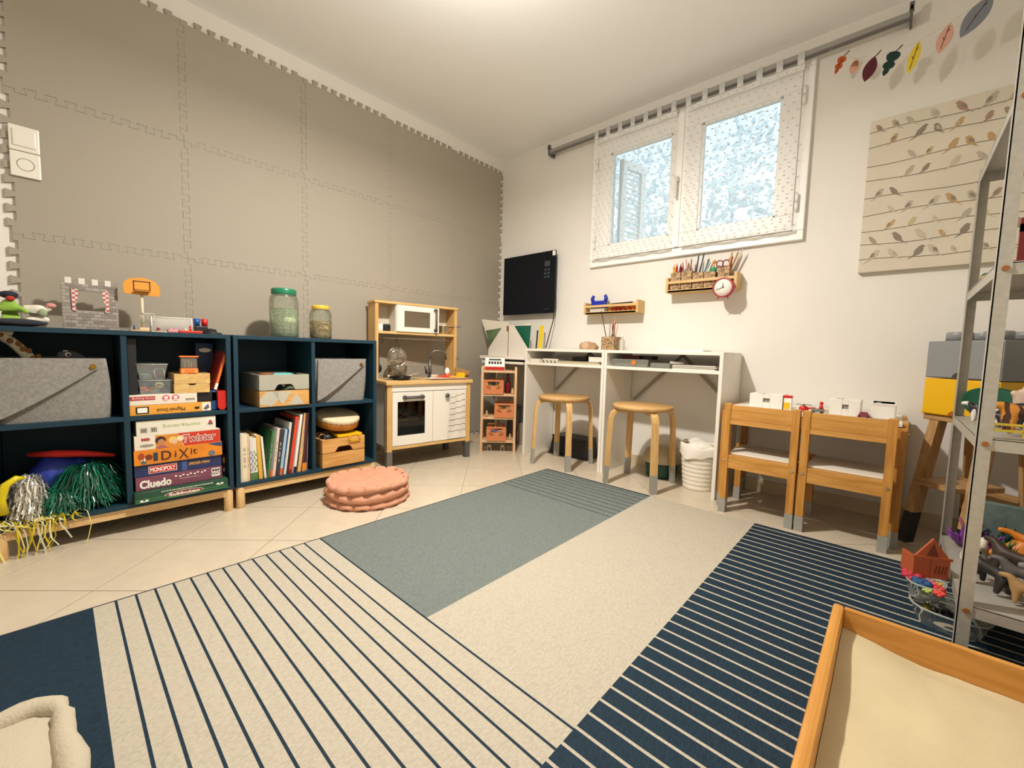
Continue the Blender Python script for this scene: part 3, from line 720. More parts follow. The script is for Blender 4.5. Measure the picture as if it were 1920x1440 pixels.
# ---------------------------------------------------------------- shiny pom-poms, lower left compartment
def pompoms():
    def strands(n, R, H, zmin, cols, seed, sx=1.0, w=.0022, spread=1.0, kink=.002):
        """tinsel: strips rise from a bundled centre, arch over and hang down all round"""
        rnd = random.Random(seed); mb = MB()
        for i in range(n):
            a = rnd.uniform(0, 2*PI); L = R*rnd.uniform(.45, 1.05)*spread; top = H*rnd.uniform(.35, 1.0); end = rnd.uniform(-.3, .55)*top
            pts = []; K = 8; ph = rnd.uniform(0, 6)
            for k in range(K+1):
                u = k/K; r = L*(u**.8); z = top*math.sin(PI*min(u*.75+.12, 1))**.7*(1-u**2.2)+end*u**2.2
                q = kink*math.sin(ph+k*2.1)
                pts.append((sx*(r*math.cos(a)+q), .8*(r*math.sin(a))+q, max(z+q*.6, zmin+.0015)))
            mb.ribbon(pts, w*rnd.uniform(.6, 1.5), (-math.sin(a)+rnd.uniform(-.5, .5), math.cos(a)+rnd.uniform(-.5, .5), rnd.uniform(-.4, .4)), mi=rnd.randrange(len(cols)))
        return mb
    gm = [mat('0d6348', .16, spec=.9), mat('0a4f38', .2, spec=.8), mat('1c8463', .14, spec=1.0), mat('073a2a', .3, spec=.6)]
    solo('green_pompom', strands(2400, .125, .15, -.033, gm, 1, 1.0), gm, 'large shiny green tinsel pom-pom in the lower left compartment', 'pompom', (.355, -2.628, .152), LW, fix=False)
    solo('green_pompom', strands(1300, .085, .085, -.018, gm, 4, 1.0), gm, 'smaller green tinsel pom-pom against the left flank of the large green one', 'pompom', (.395, -2.700, .137), LW, fix=False)
    sm = [mat('cfcabb', .12, metal=.7), mat('e8e4d8', .2, metal=.3), mat('a9a596', .15, metal=.7), mat('f0ede4', .25)]
    solo('silver_pompom', strands(1700, .095, .135, -.03, sm, 2, .62, .003, kink=.006), sm, 'crinkled silver tinsel pom-pom at the left end of the lower shelf', 'pompom', (.385, -2.782, .149), LW, fix=False)
    ym = [mat('d8c018', .3), mat('b8a510', .3), mat('e8dc80', .3), mat('d9d6b8', .25)]
    mb = MB(); rnd = random.Random(3)
    for i in range(70):
        x = rnd.gauss(-.02, .05); lo = rnd.random() < .3; pts = []; dr = rnd.uniform(.04, .16) if lo else rnd.uniform(0, .03); ph = rnd.uniform(0, 6)
        for k in range(9):
            u = k/8; pts.append((x+rnd.uniform(-.004, .004)+.016*math.sin(ph+k*.9)*u, .03-.062*min(u*1.5, 1)-.004*math.sin(k+ph), .006+.010*math.sin(min(u*1.5, 1)*PI)+(-max(0, u-.62)/.38*dr if u > .62 else 0)))
        mb.ribbon(pts, rnd.uniform(.0025, .006), (1, .3*rnd.uniform(-1, 1), .5*rnd.uniform(-1, 1)), mi=rnd.choice((0, 0, 1, 2, 3)))
    solo('yellow_streamers', mb, ym, 'yellow plastic streamers hanging over the wooden base of the shelf', 'streamers', (.425, -2.75, .1185), LW, kind='stuff', fix=False)
    y2 = MB().tube([(-.02, 0, .0), (-.026, -.005, .05), (-.012, -.008, .10), (.012, .0, .118), (.03, .01, .112)], [.012, .013, .012, .010, .004], 8)
    solo('yellow_baton', y2, mat('d9c50f', .3), 'bright yellow plastic pom-pom baton curled at the far left', 'baton', (.452, -2.815, .165), LW)
    rt = MB().tube([(-.12, .03, .012), (-.05, .0, .01), (.02, -.005, .0), (.11, -.02, -.018)], [.009, .014, .013, .007], 10)
    solo('red_tube', rt, mat('d62a20', .8), 'red foam tube lying on the blue cloth in the lower left compartment', 'tube', (.32, -2.66, .318), LW)
    bc = MB(); n = 14; vs = []
    for j in range(6):
        for i in range(n+1):
            u = i/n; q = (-.35, .35, .85, 1, .9, .8)[j]; vs.append((-.10+.20*u, -.075+(.012, .02, .045, .075, .105, .13)[j], q*(.080*math.exp(-((u-.25)/.28)**2)+.055*math.exp(-((u-.7)/.3)**2))-(.03 if j == 0 else 0)+.006*math.sin(i*1.9+j)))
    bc._add(vs, [(j*(n+1)+i, j*(n+1)+i+1, (j+1)*(n+1)+i+1, (j+1)*(n+1)+i) for j in range(5) for i in range(n)], None, 0, True)
    o = solo('blue_cloth', bc, mat('2a3da5', .5), 'crumpled dark blue shiny cloth above the green pom-pom', 'cloth', (.28, -2.68, .235), LW); o.modifiers.new('thick', 'SOLIDIFY').thickness = .004
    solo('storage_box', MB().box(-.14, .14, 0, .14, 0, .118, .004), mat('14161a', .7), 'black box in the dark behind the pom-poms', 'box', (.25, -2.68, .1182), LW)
pompoms()

# ---------------------------------------------------------------- second cube shelf: crates, books, drum
def crate(name, label, ya, yb, z, h, xf, dep, m_top, m_low, tri=None):
    """two-board wooden crate with a hand hole between the boards"""
    t = thing(name, label, 'crate', (xf, (ya+yb)/2, z), LW, 'wooden crates'); w = yb-ya; th = .011; hm = h*.49; g = .004
    hw, hh = w*.16, .028
    up = [(-w/2, hm+g), (-hw-.012, hm+g), (-hw, hm+g+hh*.75), (-hw+.008, hm+g+hh), (hw-.008, hm+g+hh), (hw, hm+g+hh*.75), (hw+.012, hm+g), (w/2, hm+g), (w/2, h), (-w/2, h)]
    for y in (0, dep-th):
        obj('upper_board', MB().prism(up, y, y+th), m_top, t)
        lb = obj('lower_board', MB().box(-w/2, w/2, y, y+th, 0, hm, .001), m_low, t)
        if y == 0: front = lb
    for x in (-w/2, w/2-th):
        obj('side_board', MB().box(x, x+th, th, dep-th, hm+g, h, .001), m_top, t); obj('side_board', MB().box(x, x+th, th, dep-th, 0, hm, .001), m_low, t)
    for x in (-w/2+th, w/2-th-.02):
        for y in (th, dep-th-.02): obj('corner_post', MB().box(x, x+.02, y, y+.02, .008, h-.004), m_low, t)
    obj('bottom_board', MB().box(-w/2+th, w/2-th, th, dep-th, 0, .008), m_low, t)
    if tri:
        for p in tri: obj('painted_patch', MB().prism(p, -.0008, -.0001), tri_m, front)
    return t
tri_m = mat('b9b5a4', .6)
CRW = wood('dcae6c', 'c58f48', (5, 60, 60))
CRG = mat('a9a797', .6, var=.04, vscale=20)
crate('wooden_crate', 'grey painted wooden crate with triangles, on the shelf above the books', -2.058, -1.833, .4655, .152, .452, .30, CRG, CRW,
      [[(-.112, .04), (-.112, .012), (-.06, .002), (-.03, .03), (-.03, .072), (-.085, .072)], [(-.058, .072), (.03, .072), (-.012, .006)], [(.012, .004), (.088, .004), (.052, .058)]])
crate('wooden_crate', 'plain pine wooden crate with the drum resting in it', -1.770, -1.534, .1182, .150, .455, .24, CRW, CRW)
def crate_contents():
    o = MB().lathe([(0, 0), (.03, .002), (.045, .010), (.04, .014), (0, .018)], 20)
    solo('wooden_spoon_toy', MB().ball((0, 0, 0), (.040, .026, .010), 14).tube([(.03, .01, 0), (.06, .06, -.004), (.07, .12, -.01)], [.008, .006, .007], 8), wood('8e5a30', '6f4221', (20, 20, 20)), 'brown wooden rattle lying on top of the grey crate', 'instrument', (.40, -2.01, .618), LW)
    solo('teal_frisbee', MB().lathe([(0, .010), (.05, .010), (.062, .006), (.066, 0), (.062, .001), (.05, .007), (0, .007)], 32), mat('6fb9b4', .4), 'pale teal plastic disc lying in the grey crate', 'disc', (.375, -1.945, .6125), LW)
    # loose things inside both crates
    for i, (x, y, z, c, r) in enumerate(((.36, -1.90, .51, '5d6a55', .045), (.33, -1.99, .51, '84432d', .045), (.25, -1.93, .525, '6b6f74', .055))):
        solo('toy_ball', MB().ball((0, 0, 0), r, 14), mat(c, .6), ('dull green', 'rust brown', 'grey')[i]+' ball inside the grey painted crate', 'ball', (x, y, z), LW)
    # drum
    t = thing('frame_drum', 'round wooden frame drum with a pale skin resting on the pine crate', 'drum', (.335, -1.640, .3290), LW)
    t.rotation_euler = (math.radians(14), math.radians(2), LW)
    R = .112
    obj('shell', MB().lathe([(R, 0), (R+.004, .004), (R+.004, .052), (R, .055), (R-.006, .05), (R-.006, .004), (R, 0)], 40), wood('c98a35', 'ad6c1f', (20, 20, 4)), t)
    obj('drum_skin', MB().lathe([(0, .060), (R-.01, .060), (R+.002, .057), (R+.0055, .050), (R+.0055, .040), (R+.0045, .036)], 40), mat('d8c7a3', .8, var=.06, vscale=20), t)
    for k in range(28):
        a = 2*PI*k/28; obj('tack', MB().ball((0, 0, 0), .0028, 6), mat('7c5a2c', .5), t, ((R+.006)*math.cos(a), (R+.006)*math.sin(a), .041))
    # yellow clip toy under the drum
    t = thing('yellow_toy', 'yellow plastic clip toy wedged between drum and pine crate', 'toy', (.452, -1.625, .2690), LW)
    obj('plate', MB().box(-.06, .078, .0, .10, .002, .016, .003), YELLOW, t); obj('clip', MB().box(-.004, .008, -.010, 0, -.026, .006, .002).box(.052, .064, -.010, 0, -.026, .006, .002).box(-.004, .064, -.010, 0, -.030, -.018, .002), mat('c99a2c', .4), t)
    t = thing('headphones', 'black headphones with a silver ring lying in the pine crate', 'headphones', (.42, -1.745, .2835), LW)
    obj('earcup', MB().ball((.03, .03, -.02), (.035, .03, .028), 14), BLACK, t)
    obj('ring', MB().tube([(-.012+.016*math.cos(a), -.002, -.004+.016*math.sin(a)) for a in [2*PI*i/16 for i in range(16)]], .002, 6, closed=True), CHROME, t)
crate_contents()

def books():
    # (y of foot, thickness, lean at the top, height, spine colour, words, mark)
    L = [(-2.136, .0066, .0, .224, 'ded0ae', 'thin cream book at the left end of the row', None),
         (-2.1290, .0195, .0, .224, 'e5dabf', 'thick cream book second in the row', None),
         (-2.1090, .0110, -.001, .223, 'dcbf94', 'tan spined book right of the thick cream one', None),
         (-2.0955, .0150, -.003, .202, 'd6cfd2', 'lilac plaid book with a green foot', ('4f7a3c', .036, '8a8db0')),
         (-2.0785, .0140, -.007, .202, 'dfe0c8', 'green plaid book with a green foot', ('4f7a3c', .036, '7f9c5a')),
         (-2.0605, .0160, -.011, .213, 'd9ab4a', 'mustard yellow book', ('d9ab4a', .01, None)),
         (-2.0375, .0090, -.014, .203, 'e6e2d6', 'slim white book leaning left', None),
         (-2.0265, .0100, .027, .228, '3f7a48', 'dark green book leaning right', None),
         (-2.0155, .0110, .027, .233, '7d807a', 'grey book with an orange foot', ('d8602a', .034, None)),
         (-2.0035, .0130, .026, .237, 'ddc8bb', 'pale pink book', None),
         (-1.9890, .0160, .026, .230, '35373b', 'charcoal book', None),
         (-1.9718, .0130, .029, .227, '9db9cf', 'light blue book with an orange foot', ('d8602a', .034, None)),
         (-1.9570, .0030, .031, .227, '2f5d9a', 'very thin dark blue book', None),
         (-1.9525, .0120, .032, .259, 'd4d2c6', 'off-white book', None),
         (-1.9390, .0070, .037, .272, '262022', 'thin black book', None),
         (-1.9305, .0155, .039, .286, 'd2452a', 'vermilion red book', ('8e2016', .02, None)),
         (-1.9140, .0060, .036, .270, '9c9aa0', 'thin grey book', None),
         (-1.9070, .0120, .038, .296, 'e9e6da', 'tall white book', ('1c1c1e', .03, None)),
         (-1.8942, .0065, .038, .298, '57402f', 'thin brown book', None),
         (-1.8870, .0155, .037, .300, 'd3b07a', 'tall beige book', None),
         (-1.8668, .0110, .023, .300, '5a1c1f', 'maroon book with an orange foot', ('e08a2c', .042, None)),
         (-1.8550, .0105, .020, .302, '231f26', 'black book with an orange foot', ('e08a2c', .042, None))]
    for i, (y, w, dy, h, c, words, mark) in enumerate(L):
        near = ' in the book row'
        t = thing('book', words+near if 'row' not in words else words+' of books', 'book', (.435-.004*random.random(), y, .1184), LW, 'row of books in the cube shelf')
        a = math.atan2(dy, h); t.location.z += w*math.sin(a) if a > 0 else 0; t.rotation_euler = (0, a, LW)
        if a < 0: pass
        d = .19+.03*(h-.2)/.1; lift = 0
        cv = mat(c, .55)
        k = min(.0015, w*.25)
        obj('cover', MB().box(0, w, 0, .002, 0, h).box(0, k, .002, d, 0, h).box(w-k, w, .002, d, 0, h), cv, t)
        obj('pages', MB().box(k, w-k, .002, d-.003, .002, h-.003), PAPER, t)
        if mark:
            obj('spine_band', MB().box(.0003, w-.0003, -.0008, -.0001, .0, mark[1]), mat(mark[0], .5), t)
            if mark[2]:
                for q in range(7):
                    for p in (0, 1): 
                        if (q+p) % 2 == 0: obj('spine_check', MB().box(.001+p*(w-.002)/2, .001+(p+1)*(w-.002)/2, -.0008, -.0001, .045+q*.014, .057+q*.014), mat(mark[2], .5), t)
        elif w > .009 and i not in (0, 13):
            for q0, q1 in ((.30, .36), (.40, .52), (.56, .60), (.64, .72)): obj('spine_print', MB().box(w*.3, w*.7, -.0007, -.0001, h*q0, h*q1), mat('b3a690', .6) if c > '6' else mat('8f8a80', .6), t)
    o = MB().prism([(0, 0), (.0015, 0), (.012, .24), (.0105, .24)], 0, .2)
    solo('paper_folder', o, mat('c9c9cc', .6), 'white paper folder bent against the divider right of the books', 'folder', (.43, -1.8405, .1184), LW)
books()

# ---------------------------------------------------------------- on top of the cube shelves
TOP = .8003
def top_things():
    # castle front
    t = thing('toy_castle', 'grey brick castle puppet theatre front standing on the cube shelf', 'toy castle', (.125, -2.588, TOP), LW)
    st = mat('958d83', .7, var=.08, vscale=40); th = .008
    w, h = .168, .214; z0, z1 = .082, .162; xo = .052
    obj('panel', MB().box(-w/2, w/2, 0, th, 0, z0).box(-w/2, -xo, 0, th, z0, z1).box(xo, w/2, 0, th, z0, z1).box(-w/2, w/2, 0, th, z1, h-.02)
        .box(-w/2, w/2, 0, th, h-.02, h-.0195), st, t)
    # brick courses as thin raised pieces
    rows = 14; bh = (h-.022)/rows
    bm = [mat(c, .75) for c in ('8f877d', 'a59c90', '857d75', 'aaa196', '988a80')]
    for r in range(rows):
        x = -w/2+.002-(.011 if r % 2 else 0)
        while x < w/2-.003:
            a, b = max(x, -w/2+.001), min(x+.021, w/2-.001); za, zb = r*bh+.001, (r+1)*bh-.0008
            ok = b-a > .004 and not (zb > z0 and za < z1 and b > -xo and a < xo)
            if ok: obj('brick', MB().box(a, b, -.0012, 0, za, zb), random.choice(bm), t)
            x += .0225
    for k in range(8):
        a = -w/2+.012+k*.0195
        if k % 2 == 0: obj('merlon', MB().box(a, a+.0185, -.0015, th, h-.024, h), mat('e4ded2', .7), t)
        else: obj('merlon', MB().box(a, a+.0185, 0, th, h-.0195, h-.006), st, t)
    ck = bpy.data.materials.new('gingham'); ck.use_nodes = True; nt = ck.node_tree; b = nt.nodes['Principled BSDF']
    tc = nt.nodes.new('ShaderNodeTexCoord'); cn = nt.nodes.new('ShaderNodeTexChecker'); cn.inputs['Scale'].default_value = 110
    cn.inputs['Color1'].default_value = lin('c2584f'); cn.inputs['Color2'].default_value = lin('e8ddd4'); nt.links.new(tc.outputs['Object'], cn.inputs['Vector']); nt.links.new(cn.outputs['Color'], b.inputs['Base Color'])
    for s in (-1, 1):
        p = [(s*.056, .168), (s*.036, .168), (s*.038, .130), (s*.046, .104), (s*.041, .078), (s*.054, .078), (s*.055, .104)]
        obj('curtain', MB().prism(p, -.005, -.0015), ck, t)
    obj('foot', MB().box(-w/2, -w/2+.008, .008, .024, 0, .02).box(w/2-.008, w/2, .008, .024, 0, .02), st, t)
    # basketball toy
    t = thing('basketball_toy', 'small wooden basketball hoop toy with an orange backboard', 'toy', (.19, -2.428, TOP), LW)
    bw = wood('dcb97c', 'c99f5c', (6, 60, 60))
    obj('base', MB().box(-.045, .075, 0, .06, 0, .010, .002), bw, t)
    obj('post_foot', MB().box(-.012, .03, .024, .036, .010, .022, .002), mat('e3d2ae', .5), t)
    obj('post', MB().cyl((-.001, .03, .010), (-.001, .03, .17), .0055, n=14), mat('e3d2ae', .5), t)
    pts = [(-.058, .166), (-.062, .185), (-.058, .215), (-.042, .230), (0, .240), (.042, .230), (.058, .210), (.062, .180), (.058, .162)]
    obj('backboard', MB().prism(pts, .022, .026), mat('e39a32', .5), t)
    q = MB(); r = .0018
    for a, b_ in (((-.027, .185), (.027, .185)), ((-.027, .222), (.027, .222)), ((-.027, .185), (-.027, .222)), ((.027, .185), (.027, .222))):
        q.box(min(a[0], b_[0])-r, max(a[0], b_[0])+r, .0205, .0219, min(a[1], b_[1])-r, max(a[1], b_[1])+r)
    obj('target_square', q, mat('5b2f17', .5), t)
    obj('shelf_lip', MB().box(-.026, .026, -.004, .0215, .178, .182), mat('c9802a', .5), t)
    rg = MB().tube([(.012+.026*math.cos(a), .0+.026*math.sin(a), .082) for a in [2*PI*i/20 for i in range(20)]], .0016, 6, closed=True)
    for k in range(10):
        a = 2*PI*k/10; rg.tube([(.012+.026*math.cos(a), .026*math.sin(a), .082), (.012+.018*math.cos(a+.4), .018*math.sin(a+.4), .04)], .0007, 4)
    obj('net_ring', rg, mat('d9d4c8', .5), t)
    obj('peg', MB().cyl((-.032, .012, .010), (-.032, .012, .030), .0025, n=8), mat('2b2f86', .5), t)
    # goal net
    t = thing('toy_goal', 'little white goal with a lattice net beside the basketball toy', 'toy', (.30, -2.347, TOP), LW)
    W, H = .138, .066
    fr = MB()
    for a, b_ in (((-W/2, 0, 0), (-W/2, 0, H)), ((W/2, 0, 0), (W/2, 0, H)), ((-W/2, 0, H), (W/2, 0, H)), ((-W/2, 0, .002), (W/2, 0, .002)), ((-W/2, 0, .001), (-W/2, .05, .001)), ((W/2, 0, .001), (W/2, .05, .001)), ((-W/2, 0, H), (-W/2, .05, .001)), ((W/2, 0, H), (W/2, .05, .001))): fr.cyl(a, b_, .002, n=6)
    obj('frame', fr, PAPER, t)
    nt_ = MB(); k = -H
    while k < W:
        for s in (0, 1):
            a0 = max(k, 0); a1 = min(k+H, W)
            if a1 > a0:
                za, zb = a0-k, a1-k
                P0 = (-W/2+a0, .001, za) if not s else (W/2-a0, .001, za); P1 = (-W/2+a1, .001, zb) if not s else (W/2-a1, .001, zb)
                nt_.cyl(P0, P1, .0009, n=4)
        k += .0065
    obj('net', nt_, mat('e5e0d6', .6), t)
    obj('ball', MB().ball((-.048, -.006, .016), .006, 10), REDP, t)
    # small red and blue toys
    t = thing('red_toy_tray', 'flat red toy tray with tiny figures at the front shelf edge', 'toy', (.425, -2.303, TOP), LW)
    obj('tray', MB().box(-.040, .040, 0, .05, 0, .011, .003), mat('d2371f', .4), t)
    obj('figure', MB().cyl((.0, .02, .011), (.0, .02, .024), .004, .003, n=8).ball((0, .02, .027), .004, 8), RED, t); obj('figure', MB().cyl((-.015, .02, .011), (-.015, .02, .018), .005, .003, n=8), PAPER, t)
    solo('pink_toy', MB().box(-.017, .017, 0, .03, 0, .013, .003).cyl((-.008, .01, .013), (-.008, .01, .018), .005, n=10).cyl((.008, .01, .013), (.008, .01, .018), .005, n=10), mat('d9909a', .5), 'small pink and white toy left of the red tray', 'toy', (.42, -2.362, TOP), LW)
    def cup(y, m, lab, z):
        solo('toy_cup', MB().lathe([(.0105, 0), (.0135, .032), (.0115, .032), (.0095, .003), (0, .003)], 18), m, lab, 'cup', (.33, y, z), LW, 'toy cups')
    solo('black_toy_hat', MB().lathe([(.042, 0), (.042, .006), (.024, .010), (.020, .022), (0, .026)], 24), BLACK, 'black toy hat with a white band under the coloured cups', 'toy hat', (.365, -2.222, TOP), LW)
    solo('black_block', MB().box(-.022, .022, -.018, .018, 0, .036, .004), mat('1d1d20', .5), 'small black block carrying the two coloured cups', 'block', (.30, -2.243, TOP), LW)
    cup(-2.262, BLUE, 'blue toy cup on the small black block', TOP); cup(-2.228, RED, 'red toy cup on the small black block', TOP)
    for o in COL.objects:
        if o.name.startswith('toy_cup'): o.location = (.30, o.location.y+.002 if 'blue' in o['label'] else o.location.y-.003, TOP+.0365)
    o = [q for q in COL.objects if q.name.startswith('black_block')][0]; o.scale = (1.1, 1, 1); o.location.y = -2.2455
    # jars
    def jar(y, R, H, neck, capm, caph, film, fill, lab, rib):
        t = thing('plastic_jar', lab, 'jar', (.25, y, TOP), LW, 'storage jars on the cube shelf')
        prof = [(R*.9, 0), (R, .006)]
        for k in range(1, 9):
            z = .006+(H-.05)*k/8; prof += [(R, z-.004), (R-(.0025 if k % rib == 0 else 0), z)]
        prof += [(R*.98, H-.038), (R*.86, H-.018), (neck, H-.010), (neck, H)]
        obj('jar_wall', MB().lathe(prof, 32), clear('eef2ea', .12, .05, 'e8eee2'), t)
        obj('filling', MB().lathe([(R*.86, .003), (R-.004, .008), (R-.004, fill-.003), (R*.7, fill+.003), (0, fill)], 32), film, t)
        lid = obj('lid', MB().lathe([(neck+.004, 0), (neck+.005, .004), (neck+.005, caph-.004), (neck+.002, caph), (0, caph)], 32), capm, t, (0, 0, H-.016))
        obj('grip_ribs', MB().lathe([(neck+.0055, caph*.25), (neck+.0062, caph*.3), (neck+.0055, caph*.35), (neck+.0055, caph*.6), (neck+.0062, caph*.65), (neck+.0055, caph*.7)], 32), capm, lid)
    def grains(c1, c2, c3, sc):
        m = bpy.data.materials.new('grains'); m.use_nodes = True; nt = m.node_tree; b = nt.nodes['Principled BSDF']; b.inputs['Roughness'].default_value = .8
        tc = nt.nodes.new('ShaderNodeTexCoord'); v = nt.nodes.new('ShaderNodeTexVoronoi'); v.inputs['Scale'].default_value = sc
        r = nt.nodes.new('ShaderNodeValToRGB'); e = r.color_ramp.elements; e[0].color = lin(c1); e[1].color = lin(c3); e[1].position = .8; k = e.new(.45); k.color = lin(c2)
        sp = nt.nodes.new('ShaderNodeSeparateColor'); nt.links.new(tc.outputs['Object'], v.inputs['Vector']); nt.links.new(v.outputs['Color'], sp.inputs[0]); nt.links.new(sp.outputs[0], r.inputs[0]); nt.links.new(r.outputs[0], b.inputs['Base Color'])
        bp = nt.nodes.new('ShaderNodeBump'); bp.inputs['Strength'].default_value = .6; bp.inputs['Distance'].default_value = .003; nt.links.new(v.outputs['Distance'], bp.inputs['Height']); nt.links.new(bp.outputs[0], b.inputs['Normal'])
        return m
    jar(-1.876, .069, .238, .054, mat('1c7a55', .35), .030, grains('8fa07c', 'b7c2a0', 'd3d8bd', 210), .150, 'large clear jar of pale green grains with a green lid', 4)
    jar(-1.687, .058, .178, .040, mat('e2b83c', .4), .023, grains('7a5a2c', 'a58345', 'c4ab70', 190), .095, 'smaller clear jar of brown grains with a yellow lid', 2)
    # soft toys at the far left
    m1 = mat('8fb54a', .95, bump=.4, bscale=250); m2 = mat('e4ddcc', .95, bump=.4, bscale=250)
    o = creature('green_plush', [(0, 0, .03), (0, 0, .07), (0, 0, .1), (-.03, -.01, .06), (.03, -.01, .065), (.045, -.015, .05), (-.02, -.03, .016), (.025, -.03, .016)], [(0, 1), (1, 2), (1, 3), (1, 4), (4, 5), (0, 6), (0, 7)],
                 [.020, .019, .016, .009, .009, .007, .011, .011], m1, 'lime green plush figure with a dark cap at the far left', 'soft toy', (.28, -2.802, TOP), LW)
    obj('cap', MB().ball((0, 0, .114), (.024, .024, .014), 12), mat('1d2233', .8), o); obj('red_face', MB().ball((.004, -.018, .1), (.012, .008, .010), 10), mat('a83329', .8), o)
    o = creature('white_plush', [(0, 0, .03), (0, 0, .06), (.005, -.005, .082), (-.035, -.005, .075), (.04, -.005, .078), (.03, -.02, .03), (-.03, -.02, .02)], [(0, 1), (1, 2), (1, 3), (1, 4), (0, 5), (0, 6)],
                 [.019, .018, .017, .008, .009, .009, .009], m2, 'cream plush toy with pink ears next to the green plush', 'soft toy', (.28, -2.737, TOP), LW)
    obj('ear', MB().ball((.036, -.012, .084), (.014, .008, .010), 10), mat('cf8f86', .9), o); obj('patch', MB().ball((.015, -.024, .055), (.012, .006, .016), 10), mat('9aa583', .9), o)
    solo('dark_plush', MB().ball((0, 0, .014), (.075, .03, .014), 14, jit=.08), mat('2b2c33', .95, bump=.5, bscale=200), 'dark soft cloth lying under the two plush toys', 'soft toy', (.36, -2.785, TOP), LW)
top_things()

# ---------------------------------------------------------------- light switch and socket on the foam wall
def switch_plate():
    t = thing('wall_socket', 'white light switch and power socket plate on the foam wall', 'socket', (.0008, -2.748, 1.503), LW)
    p = mat('ece6d8', .35)
    obj('switch_frame', MB().box(-.041, .041, -.010, 0, .001, .098, .004), p, t); obj('rocker', MB().box(-.031, .031, -.015, -.009, .018, .083, .003), p, t)
    s = obj('socket_frame', MB().box(-.041, .041, -.010, 0, -.099, -.001, .004), p, t)
    obj('socket_well', MB().lathe([(.024, 0), (.020, .001), (.018, .008), (0, .0085)], 24, Matrix.Translation((0, -.0105, -.05)) @ Matrix.Rotation(-PI/2, 4, 'X'), cap0=False), mat('57534c', .5), s)
    obj('pin_hole', MB().cyl((-.008, -.006, -.05), (-.008, -.0035, -.05), .003, n=8).cyl((.008, -.006, -.05), (.008, -.0035, -.05), .003, n=8), BLACK, s)
switch_plate()

